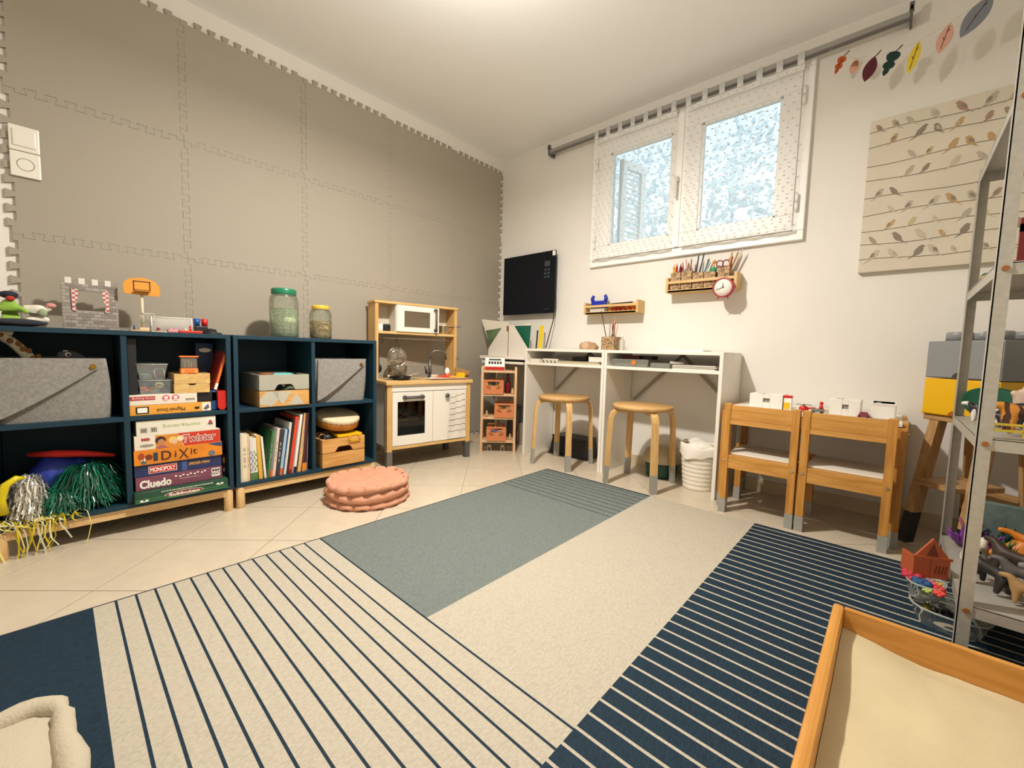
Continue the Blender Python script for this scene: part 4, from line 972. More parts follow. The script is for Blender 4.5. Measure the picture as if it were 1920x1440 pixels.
# ================================================================ PLAY KITCHEN
def kitchen():
    """front-left foot is the origin; the unit stands a little askew to the wall"""
    t = thing('play_kitchen', 'birch and white play kitchen with oven, sink and microwave', 'play kitchen', (.352, -1.318, 0), LW-math.radians(7.5))
    W = .615; D = .315; x0 = -.012; x1 = x0+W
    kw = wood('dcb578', 'cb9c58', (60, 60, 5)); kx = wood('e0bb80', 'cfa35f', (5, 60, 60)); wh = mat('ebe5d8', .4)
    for x in (x0, x1-.034):
        for y in (0, D-.034):
            obj('leg', MB().box(x, x+.034, y, y+.034, .112, .53, .002), kw, t)
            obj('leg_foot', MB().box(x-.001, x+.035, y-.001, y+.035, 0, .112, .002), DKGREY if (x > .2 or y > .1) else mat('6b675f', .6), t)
    obj('worktop', MB().box(x0-.012, x1+.012, -.014, D, .532, .556, .005), kx, t)
    obj('apron', MB().box(x0+.034, x1-.034, .002, .018, .490, .531), wh, t)
    obj('bottom_rail', MB().box(x0+.034, x1-.034, .0, .02, .124, .142), kx, t)
    obj('floor_board', MB().box(x0+.034, x1-.034, .02, D-.02, .128, .14), mat('6b6156', .7), t)  # colour darkened to stand for the shade inside the oven
    obj('back_board', MB().box(x0+.01, x1-.01, D-.012, D-.004, .14, .53), mat('5a5148', .7), t)  # added board, dark brown in place of the shade behind an open back
    for x in (x0+.006, x1-.014): obj('side_board', MB().box(x, x+.008, .034, D-.034, .14, .53), wh, t)
    # oven door with a window, wire rack behind
    xa, xm, xb = x0+.036, .308, x1-.036
    gx0, gx1, gz0, gz1 = .058, .250, .208, .425
    od = obj('oven_door', MB().box(xa, gx0, .002, .016, .146, .486, .001).box(gx1, xm-.002, .002, .016, .146, .486, .001).box(gx0, gx1, .002, .016, .146, gz0).box(gx0, gx1, .002, .016, gz1, .486), wh, t)
    obj('oven_glass', MB().box(gx0, gx1, .008, .011, gz0, gz1), clear('b9b2a6', .05, .05, '2a2622'), od)
    hd = MB().cyl((.098, -.02, .452), (.230, -.02, .452), .010, n=12)
    for x in (.104, .224): hd.cyl((x, .002, .452), (x, -.018, .452), .014, .013, n=14)
    obj('handle', hd, DKGREY, od)
    obj('oven_shelf', MB().box(x0+.036, xm-.004, .03, D-.03, .297, .303), PAPER, t)
    cd = obj('cupboard_door', MB().box(xm+.001, xb, .002, .016, .146, .486, .001), wh, t)
    obj('knob', MB().lathe([(.008, 0), (.010, .012), (.016, .017), (.015, .022), (0, .024)], 18, Matrix.Translation((.408, .002, .452)) @ Matrix.Rotation(PI/2, 4, 'X')), DKGREY, cd)
    # hutch at the back
    ya, yb = D-.125, D-.003; hz0, hz1 = .556, 1.066
    for x in (x0, x1-.022): obj('hutch_side', MB().box(x, x+.022, ya, yb, hz0, hz1-.016, .001), kw, t)
    obj('hutch_top', MB().box(x0-.006, x1+.006, ya-.006, yb, hz1-.016, hz1, .002), kx, t)
    obj('hutch_shelf', MB().box(x0+.022, x1-.022, ya, yb, .855, .871, .001), kx, t)
    obj('hutch_back', MB().box(x0+.022, x1-.022, yb-.006, yb, .871, hz1-.016), mat('d9cfba', .6), t)
    # microwave
    mx0, mx1 = .128, .452
    for x in (mx0, mx1-.012): obj('microwave_side', MB().box(x, x+.012, ya+.004, yb-.006, .871, hz1-.016), wh, t)
    wx0, wx1, wz0, wz1 = .185, .378, .905, 1.012
    md = obj('microwave_door', MB().box(mx0+.004, wx0, ya-.008, ya+.003, .873, hz1-.018).box(wx1, mx1-.004, ya-.008, ya+.003, .873, hz1-.018).box(wx0, wx1, ya-.008, ya+.003, .873, wz0).box(wx0, wx1, ya-.008, ya+.003, wz1, hz1-.018), wh, t)
    obj('microwave_glass', MB().box(wx0, wx1, ya-.004, ya-.001, wz0, wz1), clear('efe6d4', .08, .2, 'b8a88c'), md)
    mh = MB().cyl((.418, ya-.026, .885), (.418, ya-.026, 1.038), .0075, n=12)
    for z in (.892, 1.031): mh.cyl((.418, ya-.008, z), (.418, ya-.026, z), .012, .011, n=12)
    obj('handle', mh, DKGREY, md)
    obj('utensil_rail', MB().cyl((x0+.022, ya+.05, .828), (x1-.022, ya+.05, .828), .005, n=10), mat('c9c2b4', .4), t)
    for x in (.055, .155): obj('hook', MB().tube([(x, ya+.045, .834), (x, ya+.04, .825), (x, ya+.043, .80), (x, ya+.05, .792), (x, ya+.052, .80)], .0018, 6), BLACK, t)
    obj('hob_plate', MB().box(.03, .26, .07, .2, .556, .5575), mat('8b8376', .5), t)
    obj('sink_bowl', MB().lathe([(.088, .5562), (.084, .5575), (.080, .5562), (.074, .5561), (0, .5561)], 28, c=(.40, .11)), mat('77746d', .4), t)
    # mixer tap
    fa = obj('tap', MB().cyl((.375, .175, .556), (.375, .175, .69), .011, n=14).tube([(.375, .175, .66), (.378, .172, .725), (.40, .165, .748), (.45, .15, .750), (.478, .14, .735), (.482, .139, .69)], .0085, 10), mat('6a655d', .35, metal=.5), t)
    obj('tap_lever', MB().cyl((.345, .17, .60), (.375, .175, .60), .014, n=12).tube([(.345, .17, .60), (.33, .16, .64)], .006, 8), mat('4c4944', .4), fa)
    # towel on the knob
    tw = thing('striped_towel', 'white striped tea towel hanging on the play kitchen cupboard door', 'towel', t.location, t.rotation_euler[2])
    n, k = 14, 24; mb = MB(); vs = []
    for j in range(k+1):
        v = j/k
        for i in range(n+1):
            u = i/n
            x = .418+.012*(1-v)+u*(.118+.03*v); z = .472-.322*v-.012*(1-u)*(1-v)+.018*u*(1-v)
            y = -.006-.003*math.sin(u*5+v*2)**2-.012*(1-v)*math.exp(-u*5)-.003*math.sin(v*5)
            vs.append((x, y, z))
    mb._add(vs, [(j*(n+1)+i, j*(n+1)+i+1, (j+1)*(n+1)+i+1, (j+1)*(n+1)+i) for j in range(k) for i in range(n)], None, 0, True)
    for f in mb.bm.faces: f.material_index = 0
    for idx, f in enumerate(list(mb.bm.faces)):
        pass
    cl = obj('cloth', mb, mat('e4ddcf', .9, bump=.3, bscale=300), tw)
    sm = mat('5c5650', .9)
    for j in (2, 5, 8, 11, 14, 17, 20):
        st = MB(); row = [vs[j*(n+1)+i] for i in range(n+1)]; row2 = [(x, y-.0006, z-.0032+.003*math.sin(i*1.2)) for i, (x, y, z) in enumerate(row)]; row = [(x, y-.0006, z+.003*math.sin(i*1.2)) for i, (x, y, z) in enumerate(row)]
        st._add(row+row2, [(i, i+1, n+2+i, n+1+i) for i in range(n)], None, 0, True); obj('woven_stripe', st, sm, cl)
    return t
K = kitchen()
def kitchen_things():
    rz = K.rotation_euler[2]; M = Matrix.Translation(K.location) @ Matrix.Rotation(rz, 4, 'Z')
    def at(x, y, z): return M @ Vector((x, y, z))
    t = thing('frying_pan', 'small dark frying pan with a pale handle on the play hob', 'pan', at(.125, .10, .558), rz)
    obj('pan_body', MB().lathe([(.045, 0), (.055, .004), (.066, .022), (.0635, .022), (.053, .006), (0, .005)], 28), mat('2e2b28', .3, metal=.7), t)
    obj('handle', MB().tube([(.06, .02, .018), (.11, .04, .030), (.16, .055, .034)], [.005, .0045, .006], 8), mat('b9a88f', .5), t)
    t = thing('pot_lid_glass', 'round clear glass pot lid hanging from the utensil rail hook', 'pot lid', at(.155, .228, .70), rz)
    g = clear('f1ece0', .35, .08, 'd9cfba')
    obj('glass_disc', MB().lathe([(0, .022), (.03, .019), (.055, .010), (.066, 0), (.062, 0), (.05, .008), (.028, .015), (0, .018)], 32, Matrix.Rotation(PI/2, 4, 'X')), g, t)
    obj('steel_rim', MB().tube([(.066*math.cos(a), 0, .066*math.sin(a)) for a in [2*PI*i/30 for i in range(30)]], .003, 6, closed=True), CHROME, t)
    obj('handle', MB().tube([(-.012, -.002, .062), (-.008, -.006, .085), (.0, -.008, .093), (.008, -.006, .085), (.012, -.002, .062)], .003, 6), mat('4c4740', .4), t)
    t = thing('glass_pot', 'clear glass toy pot standing behind the frying pan', 'pot', at(.165, .245, .557), rz)
    obj('pot_body', MB().lathe([(.045, 0), (.058, .01), (.066, .06), (.066, .085), (.063, .085), (.062, .06), (.054, .012), (0, .006)], 30), g, t)
    obj('steel_rim', MB().tube([(.066*math.cos(a), .066*math.sin(a), .085) for a in [2*PI*i/30 for i in range(30)]], .0025, 6, closed=True), CHROME, t)
    t = thing('ladle', 'black toy ladle hanging at the left end of the utensil rail', 'ladle', at(.028, .232, .60), rz)
    obj('shaft', MB().box(-.004, .004, -.003, .003, .05, .232, .001), BLACK, t); obj('scoop', MB().ball((0, 0, .025), (.022, .014, .03), 14), BLACK, t)
    t = thing('whisk', 'small steel whisk lying behind the frying pan', 'whisk', at(.07, .16, .575), rz)
    obj('wires', MB().ball((0, 0, 0), (.022, .014, .014), 10), CHROME, t); obj('grip', MB().cyl((.02, 0, 0), (.075, .02, -.008), .0055, n=10), CHROME, t)
    t = thing('cutting_board', 'white toy cutting board lying on the play kitchen worktop', 'cutting board', at(.445, .06, .5585), rz)
    obj('board', MB().box(-.15, .15, -.05, .05, 0, .007, .003), mat('e6dccb', .5), t); obj('crust_edge', MB().box(-.15, .15, -.0515, -.05, .001, .006), mat('7b3f28', .5), t)
    z = .567
    t = thing('toy_egg', 'white toy egg standing in a red egg cup on the worktop', 'toy food', at(.462, .085, z), rz)
    obj('egg_cup', MB().lathe([(.022, 0), (.024, .006), (.020, .012), (.024, .024), (.021, .024), (0, .016)], 20), mat('cf4a2c', .4), t)
    obj('egg', MB().lathe([(0, .018), (.013, .022), (.018, .036), (.015, .055), (.008, .066), (0, .069)], 20), PAPER, t)
    solo('toy_roll', MB().cyl((-.032, 0, .012), (.02, .006, .012), .011, .010, n=14), mat('d8b99c', .6), 'pinkish toy sausage roll on the cutting board', 'toy food', at(.362, .07, z), rz)
    solo('toy_knife', MB().box(-.045, .0, -.004, .004, 0, .006, .001).box(0, .05, -.007, .007, .001, .004), mat('d9d2c4', .4), 'small toy knife lying at the left end of the cutting board', 'toy food', at(.335, .03, z), rz)
    solo('toy_tomato', MB().box(-.03, .03, -.02, .02, 0, .014, .005), mat('cf4a2c', .4), 'flat red toy food slice next to the egg cup', 'toy food', at(.415, .10, z), rz)
    solo('toy_cheese', MB().box(-.032, .032, -.018, .018, 0, .012, .003), mat('e6a93a', .5), 'orange slice of toy cheese in front of the yellow block', 'toy food', at(.495, .05, z), rz)
    solo('toy_cheese', MB().box(-.030, .030, -.018, .018, 0, .033, .004), YELLOW, 'yellow block of toy cheese on the cutting board', 'toy food', at(.560, .07, z), rz)
    t = thing('saucepan', 'small steel saucepan beside the microwave on the hutch shelf', 'saucepan', at(.520, D_-.075, .8715), rz)
    obj('pan_body', MB().lathe([(.03, 0), (.034, .004), (.034, .058), (.036, .060), (.032, .060), (.031, .006), (0, .004)], 26), CHROME, t)
    obj('handle', MB().tube([(.03, -.02, .05), (.07, -.05, .056), (.10, -.07, .06)], .004, 8), STEEL, t)
    solo('mug', MB().lathe([(.017, 0), (.019, .003), (.019, .045), (.017, .045), (.016, .005), (0, .005)], 20), PAPER, 'white toy cup at the left end of the hutch shelf', 'cup', at(.036, D_-.085, .8715), rz)
    solo('timer', MB().box(-.022, .022, -.02, .02, 0, .048, .010), BLACK, 'black rounded toy timer next to the white cup', 'timer', at(.085, D_-.075, .8715), rz)
    # inside the oven
    t = thing('oven_toy', 'steel and brown toy kettle standing inside the oven', 'kettle', at(.19, .12, .3035), rz)
    obj('body', MB().lathe([(.03, 0), (.042, .01), (.045, .03), (.02, .055), (.006, .085), (0, .09)], 20), STEEL, t); obj('band', MB().lathe([(.046, .008), (.047, .022), (.046, .028)], 20), mat('5b2d1c', .5), t)
    solo('oven_ball', MB().ball((0, 0, .016), .016, 14), mat('d0674a', .5), 'orange toy fruit inside the oven', 'toy food', at(.125, .09, .3035), rz)
    solo('oven_tin', MB().box(-.03, .03, -.03, .03, 0, .02, .003), mat('6f6a66', .5), 'grey toy tin at the left inside the oven', 'tin', at(.075, .10, .3035), rz)
    # crumpled paper bag at the right end of the worktop
    t = thing('paper_bag', 'crumpled brown paper bag on the right end of the worktop', 'paper bag', at(.585, .16, .5565), rz)
    b = MB(); b._add([(-.01, -.04, 0), (.055, -.06, .0), (.09, -.02, 0), (.02, .03, 0), (-.035, -.03, .055), (.05, -.09, .03), (.105, -.03, .05), (.015, .035, .075)], [(0, 1, 5, 4), (1, 2, 6, 5), (2, 3, 7, 6), (3, 0, 4, 7), (3, 2, 1, 0)])
    o = obj('paper', b, mat('a9814e', .8, bump=.6, bscale=60), t); o.modifiers.new('thick', 'SOLIDIFY').thickness = .0015
D_ = .315
kitchen_things()

# ================================================================ SMALL RACK WITH FOLDING CRATES
def rack():
    A, B = Vector((.385, -.575)), Vector((.575, -.39)); ang = math.atan2(B.y-A.y, B.x-A.x); W = (B-A).length
    t = thing('bamboo_rack', 'small bamboo shelf rack standing askew beside the play kitchen', 'rack', (A.x, A.y, 0), ang)
    bm = wood('e2bd92', 'd0a276', (60, 60, 6)); D = .19
    for x in (0, W-.018):
        for y in (0, D-.018): obj('post', MB().box(x, x+.018, y, y+.018, 0, .645, .001), bm, t)
        obj('side_rail', MB().box(x+.002, x+.016, .018, D-.018, .05, .065).box(x+.002, x+.016, .018, D-.018, .615, .63), bm, t)
    zs = (.076, .252, .426, .600)
    for z in zs:
        obj('shelf_lip', MB().box(.018, W-.018, .0, .012, z, z+.016, .001), bm, t); obj('shelf_lip', MB().box(.018, W-.018, D-.012, D, z, z+.016, .001), bm, t)
        for k in range(4): obj('slat', MB().box(.014, W-.014, .02+k*.040, .046+k*.040, z+.006, z+.013, .001), bm, t)
    M = Matrix.Translation((A.x, A.y, 0)) @ Matrix.Rotation(ang, 4, 'Z')
    cm = mat('cc7c4c', .5)
    def bin_(x, z, lab):
        p = M @ Vector((x, -.006, z)); c = thing('folding_crate', lab, 'crate', p, ang, 'orange folding crates on the bamboo rack')
        w, h, d = .140, .104, .165
        # front and back with slots, rim on top
        for y in (0, d-.005):
            f = MB().box(-w/2, w/2, y, y+.005, 0, .022).box(-w/2, -w/2+.028, y, y+.005, .022, h).box(w/2-.028, w/2, y, y+.005, .022, h).box(-w/2+.028, w/2-.028, y, y+.005, .022, .062).box(-w/2+.028, w/2-.028, y, y+.005, h-.014, h)
            obj('wall_front' if 0 else 'crate_wall', f, cm, c)
        for x in (-w/2, w/2-.005): obj('crate_wall', MB().box(x, x+.005, .005, d-.005, 0, h-.02), cm, c)
        obj('crate_floor', MB().box(-w/2+.005, w/2-.005, .005, d-.005, 0, .004), cm, c)
        obj('crate_rim', MB().box(-w/2-.003, w/2+.003, -.004, .0, h-.012, h, .001).box(-w/2-.003, w/2+.003, -.004, 0, 0, .010, .001).box(-w/2-.003, -w/2+.006, -.004, 0, .01, h-.012).box(w/2-.006, w/2+.003, -.004, 0, .01, h-.012), cm, c)
        dk = mat('6b351c', .7)
        for s in (-1, 1):
            for k in range(3):
                x = s*(.044-.011*k); z0 = .040-.003*k
                obj('vent_slot', MB().prism([(x-.0028, z0), (x+.0028, z0), (x+.0028+s*.009, z0+.020), (x-.0028+s*.009, z0+.020)], -.0009, -.0001), dk, c)
        return c, p
    fills = {0: ('8aa04a', '2b2b2b', 'c2a24a'), 1: ('d9a23a', '5b4630', 'e0c080'), 2: ('5b7fae', '7d4a66', 'c9b79a')}
    spots = [(.093, .6-.174+.016, 'orange folding crate on the upper rack shelf, vegetables inside'), (.176, .252+.016, 'orange folding crate on the middle rack shelf, set to the right'), (.120, .076+.016, 'orange folding crate on the lowest rack shelf')]
    for i, (x, z, lab) in enumerate(spots):
        c, p = bin_(x, z+.0005, lab)
        for k, col in enumerate(fills[i]):
            q = M @ Vector((x-.03+.03*k, .05+.03*(k % 2), z+.048))
            solo('toy_food', MB().ball((0, 0, 0), (.024, .03, .022), 10, jit=.06).cyl((0, 0, -.043), (0, 0, -.01), .014, n=8), mat(col, .6), ('left', 'middle', 'right')[k]+' piece of toy food in the '+('upper', 'middle', 'lowest')[i]+' orange crate', 'toy food', q, ang)
    # wooden cash register on top
    t2 = thing('toy_cash_register', 'white and red toy cash register on top of the bamboo rack', 'cash register', M @ Vector((.098, .03, .617)), ang)
    w = .150
    body = MB().hexa([(-w/2, 0, 0), (w/2, 0, 0), (w/2, .10, 0), (-w/2, .10, 0)], [(-w/2, .0, .028), (w/2, .0, .028), (w/2, .085, .092), (-w/2, .085, .092)])
    obj('casing', body, mat('dcc9a4', .5), t2)
    obj('drawer', MB().box(-w/2+.004, w/2-.004, -.004, -.0005, .004, .025, .001), mat('c41f18', .4), t2)
    obj('drawer_notch', MB().box(-.006, .006, -.0048, -.0041, .018, .022), INK, t2)
    sl = math.atan2(.064, .085)
    Mt = Matrix.Translation((0, .0, .0265)) @ Matrix.Rotation(sl, 4, 'X')
    top = obj('key_panel', MB().box(-w/2+.003, w/2-.003, .002, .104, .0, .002, 0, Mt), PAPER, t2)
    obj('display', MB().box(-.046, .046, .072, .090, .002, .0035, 0, Mt), mat('3b3a38', .4), t2)
    for k in range(5):
        for r in range(2): obj('key', MB().box(-.048+.021*k, -.034+.021*k, .028+.016*r, .040+.016*r, .002, .006, 0, Mt), INK, t2)
    # dark bottle and jar on the upper shelf
    q = M @ Vector((.20, .10, .442))
    t3 = thing('toy_bottle', 'dark red toy bottle on the upper rack shelf right of the crate', 'bottle', q, ang)
    obj('glass_body', MB().lathe([(.02, 0), (.022, .004), (.022, .075), (.012, .100), (.009, .145), (0, .147)], 18), mat('6e1518', .3), t3); obj('neck_foil', MB().lathe([(.0095, .104), (.0102, .146), (0, .1475)], 14), BLACK, t3)
    for k, (x, z, c, lab) in enumerate(((.045, .268, 'b89a6a', 'small beige toy block at the left of the middle rack shelf'), (.225, .092, 'c9a97a', 'pale wooden peg at the right of the lowest rack shelf'), (.235, .442, 'cbb182', 'pale wooden toy at the right of the upper rack shelf'))):
        solo('toy_peg', MB().box(-.009, .009, -.009, .009, 0, .03, .003).ball((0, 0, .036), .008, 8), mat(c, .6), lab, 'toy', M @ Vector((x, .05, z+.0005)), ang)
    for x, lab in ((.07, 'small white toy house arch at the foot of the rack, left'), (.17, 'small white toy house arch at the foot of the rack, right')):
        solo('toy_arch', MB().prism([(-.018, 0), (-.010, 0), (-.006, .03), (.006, .03), (.010, 0), (.018, 0), (.012, .045), (-.012, .045)], 0, .03), mat('cbb99c', .6), lab, 'toy', M @ Vector((x, .06, .0005)), ang)
rack()

# ================================================================ DESKS UNDER THE WINDOW
DT = .785                               # desk top height
def desk(xa, xb, label):
    t = thing('white_desk', label, 'desk', (xa, -.36, 0), 0, 'narrow white desks under the window'); W = xb-xa; D = .345; th = .018
    obj('desk_top', MB().box(th, W-th, 0, D, DT-th, DT, .001), LAMI, t)
    obj('open_shelf', MB().box(th, W-th, .002, D, .668, .686, .001), LAMI, t)
    for x in (0, W-th): obj('side_panel', MB().box(x, x+th, 0, D, 0, DT, .001), LAMI, t)
    # crossed flat steel brace at the back
    br = mat('9a9182', .5); xm = W*.52
    for s in (-1, 1):
        x1 = xm+s*(W*.46)
        p0, p1 = Vector((xm, D-.006, .765)), Vector((x1, D-.006, .765-(abs(x1-xm))*.98))
        d = (p1-p0).normalized(); n = Vector((-d.z, 0, d.x))*.010
        obj('brace', MB().hexa([p0-n, p1-n, p1-n+Vector((0, .003, 0)), p0-n+Vector((0, .003, 0))], [p0+n, p1+n, p1+n+Vector((0, .003, 0)), p0+n+Vector((0, .003, 0))]), br, t)
    if xb > 1.9:
        for y, z in ((.03, .775), (.17, .775), (.31, .775), (.03, .677), (.31, .677)): obj('screw', MB().cyl((W-.0005, y, z), (W+.0008, y, z), .0035, n=8), GREYP, t)
    return t
desk(.620, 1.279, 'narrow white desk with the pencil cup, next to the bamboo rack')
desk(1.281, 1.976, 'narrow white desk with the white bin beneath it')
def side_table():
    t = thing('corner_table', 'low white corner table carrying the magazine files', 'table', (.135, -.36, 0)); W = .478
    obj('table_top', MB().box(0, W, 0, .345, .700, .722, .001), LAMI, t); obj('under_shelf', MB().box(.018, W-.018, .004, .345, .664, .682, .001), LAMI, t)
    for x in (0, W-.018): obj('side_panel', MB().box(x, x+.018, .19, .345, 0, .700), LAMI, t)
side_table()
def desk_things():
    # magazine files
    fm = mat('ddd5c6', .6); z = .7225
    def file_(x0, x1, mirror, label):
        t = thing('magazine_file', label, 'magazine file', ((x0+x1)/2, -.30, z), 0, 'white magazine files'); w = x1-x0; s = -1 if mirror else 1
        pr_ = [(-w/2*s, 0), (w/2*s, 0), (w/2*s, .238), (w/2*s-.055*s, .238), (-w/2*s, .055)]
        for y in (0, .097): obj('side_wall', MB().prism(pr_, y, y+.003), fm, t)
        obj('spine_wall', MB().box(min(w/2*s, w/2*s-.003*s), max(w/2*s, w/2*s-.003*s), .003, .097, 0, .238), fm, t)
        obj('front_lip', MB().box(min(-w/2*s, -w/2*s+.003*s), max(-w/2*s, -w/2*s+.003*s), .003, .097, 0, .055), fm, t)
        obj('bottom', MB().box(-w/2, w/2, .003, .097, 0, .003), fm, t)
        if not mirror: obj('leather_tab', MB().box(w/2-.012, w/2+.010, -.003, -.0005, .195, .235).box(w/2+.006, w/2+.0095, -.002, .05, .0, .2), mat('8a5a36', .6), t)
        return t
    file_(.170, .385, False, 'white magazine file with pages spilling to the left')
    file_(.390, .600, True, 'white magazine file holding the green folder, against the desk')
    solo('paper_sheaf', MB().hexa([(.0, 0, 0), (.20, 0, 0), (.20, .02, 0), (0, .02, 0)], [(-.115, -.02, .295), (.155, .01, .265), (.155, .03, .265), (-.115, .005, .295)]), mat('e2d9c6', .7), 'white paper sheaf fanning out of the left magazine file', 'paper', (.178, -.262, .7265))
    m = MB(); m.hexa([(.02, 0, 0), (.19, 0, 0), (.19, .012, 0), (.02, .012, 0)], [(-.05, -.004, .20), (.17, .0, .222), (.17, .012, .222), (-.05, .008, .20)])
    solo('magazine', m, mat('5b6f4f', .5, var=.5, vscale=14), 'green printed magazine inside the left magazine file', 'magazine', (.172, -.2835, .7265))
    for i, (x, top, w, c, lab, hh) in enumerate(((.41, .02, .16, '0f5a41', 'dark green folder inside the right magazine file', .232), (.52, .0, .055, 'e9dfc6', 'cream papers standing beside the green folder', .245), (.598, .01, .010, '2c2a2e', 'thin dark folder left of the yellow folder', .20), (.612, .012, .034, 'e3c522', 'yellow folder leaning beside the magazine files', .235), (.652, .006, .012, '8f8b84', 'grey cardboard behind the yellow folder', .185))):
        y = -.27+.012*i; zz = .7265 if x < .55 else DT+.0005; h = hh if x < .55 else hh-.062
        solo('paper_folder', MB().hexa([(0, 0, 0), (w, 0, 0), (w, .006, 0), (0, .006, 0)], [(top, .0, h), (w+top, .0, h), (w+top, .006, h), (top, .006, h)]), mat(c, .6), lab, 'folder', (x+ (.0 if x<.55 else .025), y, zz))
    # on the desk tops
    t = thing('tape_dispenser', 'brown tape dispenser on the left desk', 'tape dispenser', (1.055, -.2, DT+.0005))
    obj('body', MB().prism([(-.055, 0), (.065, 0), (.075, .02), (.045, .048), (.0, .056), (-.04, .05), (-.058, .03)], -.022, .022), mat('b08a68', .5), t); obj('tape_roll', MB().cyl((-.008, -.024, .032), (-.008, .024, .032), .026, n=20), mat('c7a98a', .4), t)
    cup_m = cork()
    def cup(x, y, z, w, h, lab, n=4):
        t = thing('patterned_cup', lab, 'pencil cup', (x, y, z), 0, 'patterned pencil cups')
        o = MB(); a = w/2; th = .003
        o.box(-a, a, -a, -a+th, 0, h).box(-a, a, a-th, a, 0, h).box(-a, -a+th, -a+th, a-th, 0, h).box(a-th, a, -a+th, a-th, 0, h).box(-a+th, a-th, -a+th, a-th, 0, .003)
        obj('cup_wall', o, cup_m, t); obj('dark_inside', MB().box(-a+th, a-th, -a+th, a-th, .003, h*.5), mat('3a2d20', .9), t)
    cup(1.232, -.2, DT+.0005, .092, .088, 'patterned brown cup with brushes standing on the left desk')
    def stick(x, y, z0, dx, dy, L, r, c, lab, cat='pencil', tip=None, grp=None, nm='pencil'):
        d = Vector((dx, dy, 1)).normalized(); o = MB().cyl((0, 0, 0), d*L, r, r, n=6).cyl(d*L, d*(L+r*4), r, r*.15, n=6)
        return solo(nm, o, mat(c, .5), lab, cat, (x, y, z0), group=grp)
    zc = DT+.047
    for i, (x, dx, L, r, c, lab) in enumerate(((1.212, -.25, .215, .0028, '2a2623', 'long thin black brush leaning left out of the desk cup'), (1.232, .10, .125, .003, '3a2d3a', 'dark brush in the desk cup'), (1.245, .02, .15, .0055, 'c99f6c', 'thick wooden pencil in the desk cup'), (1.225, .0, .14, .003, 'a86d6a', 'pinkish pencil in the desk cup'), (1.256, .18, .11, .004, 'c9a878', 'short pale pencil at the right of the desk cup'), (1.238, -.08, .12, .003, '6e4030', 'brown pencil in the desk cup'), (1.25, .12, .135, .003, '8a4a3a', 'rust red pencil in the desk cup'))):
        stick(x, -.2+.012*((i % 3)-1), zc, dx, .05*((i % 2)-.5), L, r, c, lab)
    t = thing('glue_bottle', 'small clear white bottle right of the desk cup', 'bottle', (1.312, -.2, DT+.0005))
    obj('bottle_body', MB().lathe([(.017, 0), (.018, .004), (.018, .06), (.008, .072), (.007, .085)], 18), clear('f2f0e8', .15, .45, 'e8e4d8'), t); obj('nozzle', MB().lathe([(.006, .085), (.002, .110), (0, .111)], 12), PAPER, t)
    solo('white_tablet', MB().box(-.13, .13, -.07, .07, 0, .010, .003), mat('f0ebe0', .5), 'flat white board lying on the right desk', 'board', (1.72, -.22, DT+.0005))
    # in the open desk shelves
    zs = .6865
    def lay(name, x0, x1, h, c, lab, cat, y=-.335, d=.2, z=zs, bev=.002, r=.6):
        return solo(name, MB().box(-(x1-x0)/2, (x1-x0)/2, 0, d, 0, h, bev), mat(c, r), lab, cat, ((x0+x1)/2, y, z))
    lay('white_box', .655, .735, .026, 'd8d0bf', 'small white box in the left end of the desk shelf', 'box')
    t = thing('egg_carton', 'white egg carton lying in the left desk shelf', 'egg carton', (.815, -.31, zs))
    obj('lid', MB().box(-.07, .07, 0, .1, .016, .03, .006), mat('d9d1c2', .8), t)
    for k in range(4): obj('cell', MB().lathe([(.010, 0), (.0165, .016)], 12, c=(-.051+.034*k, .018)), mat('d9d1c2', .8), t); obj('cell', MB().lathe([(.010, 0), (.0165, .016)], 12, c=(-.051+.034*k, .06)), mat('d9d1c2', .8), t)
    lay('drawing_pad', .90, 1.235, .010, 'c2b597', 'beige drawing pad lying in the left desk shelf', 'pad'); lay('drawing_pad', .905, 1.225, .008, 'a99c83', 'thin tan pad on top of the beige drawing pad', 'pad', z=zs+.0105)
    lay('dark_case', .98, 1.10, .030, '2b282a', 'dark pencil case on the tan pad', 'case', y=-.28, d=.1, z=zs+.019, bev=.008); lay('white_box', 1.15, 1.245, .032, 'e2dbcc', 'white box on the right end of the tan pad', 'box', z=zs+.019, d=.1)
    cl = clear('e6e8e2', .12, .3, 'c9c8ba')
    t = thing('clear_case', 'clear plastic case with an orange sticker in the right desk shelf', 'case', (1.44, -.34, zs))
    obj('case_shell', MB().box(-.12, .12, 0, .15, 0, .046, .005), cl, t); obj('sticker', MB().cyl((.03, -.0012, .026), (.03, -.0004, .026), .014, n=10), ORANGE, t); obj('paper_inside', MB().box(-.10, .10, .01, .14, .004, .02), mat('9f9a8c', .7), t)
    solo('clear_case', MB().box(-.06, .06, 0, .13, 0, .030, .010), cl, 'smaller clear plastic case beside the orange-stickered case', 'case', (1.632, -.34, zs))
    lay('red_pouch', 1.36, 1.48, .022, '5d1f25', 'dark red pouch lying on the clear case', 'pouch', y=-.29, d=.09, z=zs+.0465, bev=.008); lay('black_pouch', 1.50, 1.56, .022, '26242a', 'black pouch on the right end of the clear case', 'pouch', y=-.29, d=.09, z=zs+.0465, bev=.006)
    for k in range(7):
        lay('paper_sheet', 1.70+.006*random.random(), 1.945-.02*random.random(), .003, ('d9d3c6', 'b9b3a6', '8b857c', 'e6e0d4', '6f6a64', 'cfc8ba', 'ded8cb')[k], ('lowest', 'second', 'third', 'fourth', 'fifth', 'sixth', 'topmost')[k]+' sheet of the paper pile in the right desk shelf', 'paper', z=zs+.0033*k, bev=0, y=-.338+.004*random.random())
    solo('rolled_paper', MB().cyl((-.02, 0, .012), (.05, .02, .008), .009, .004, n=10), PAPER, 'small rolled white paper on the paper pile', 'paper', (1.70, -.31, zs+.0235))
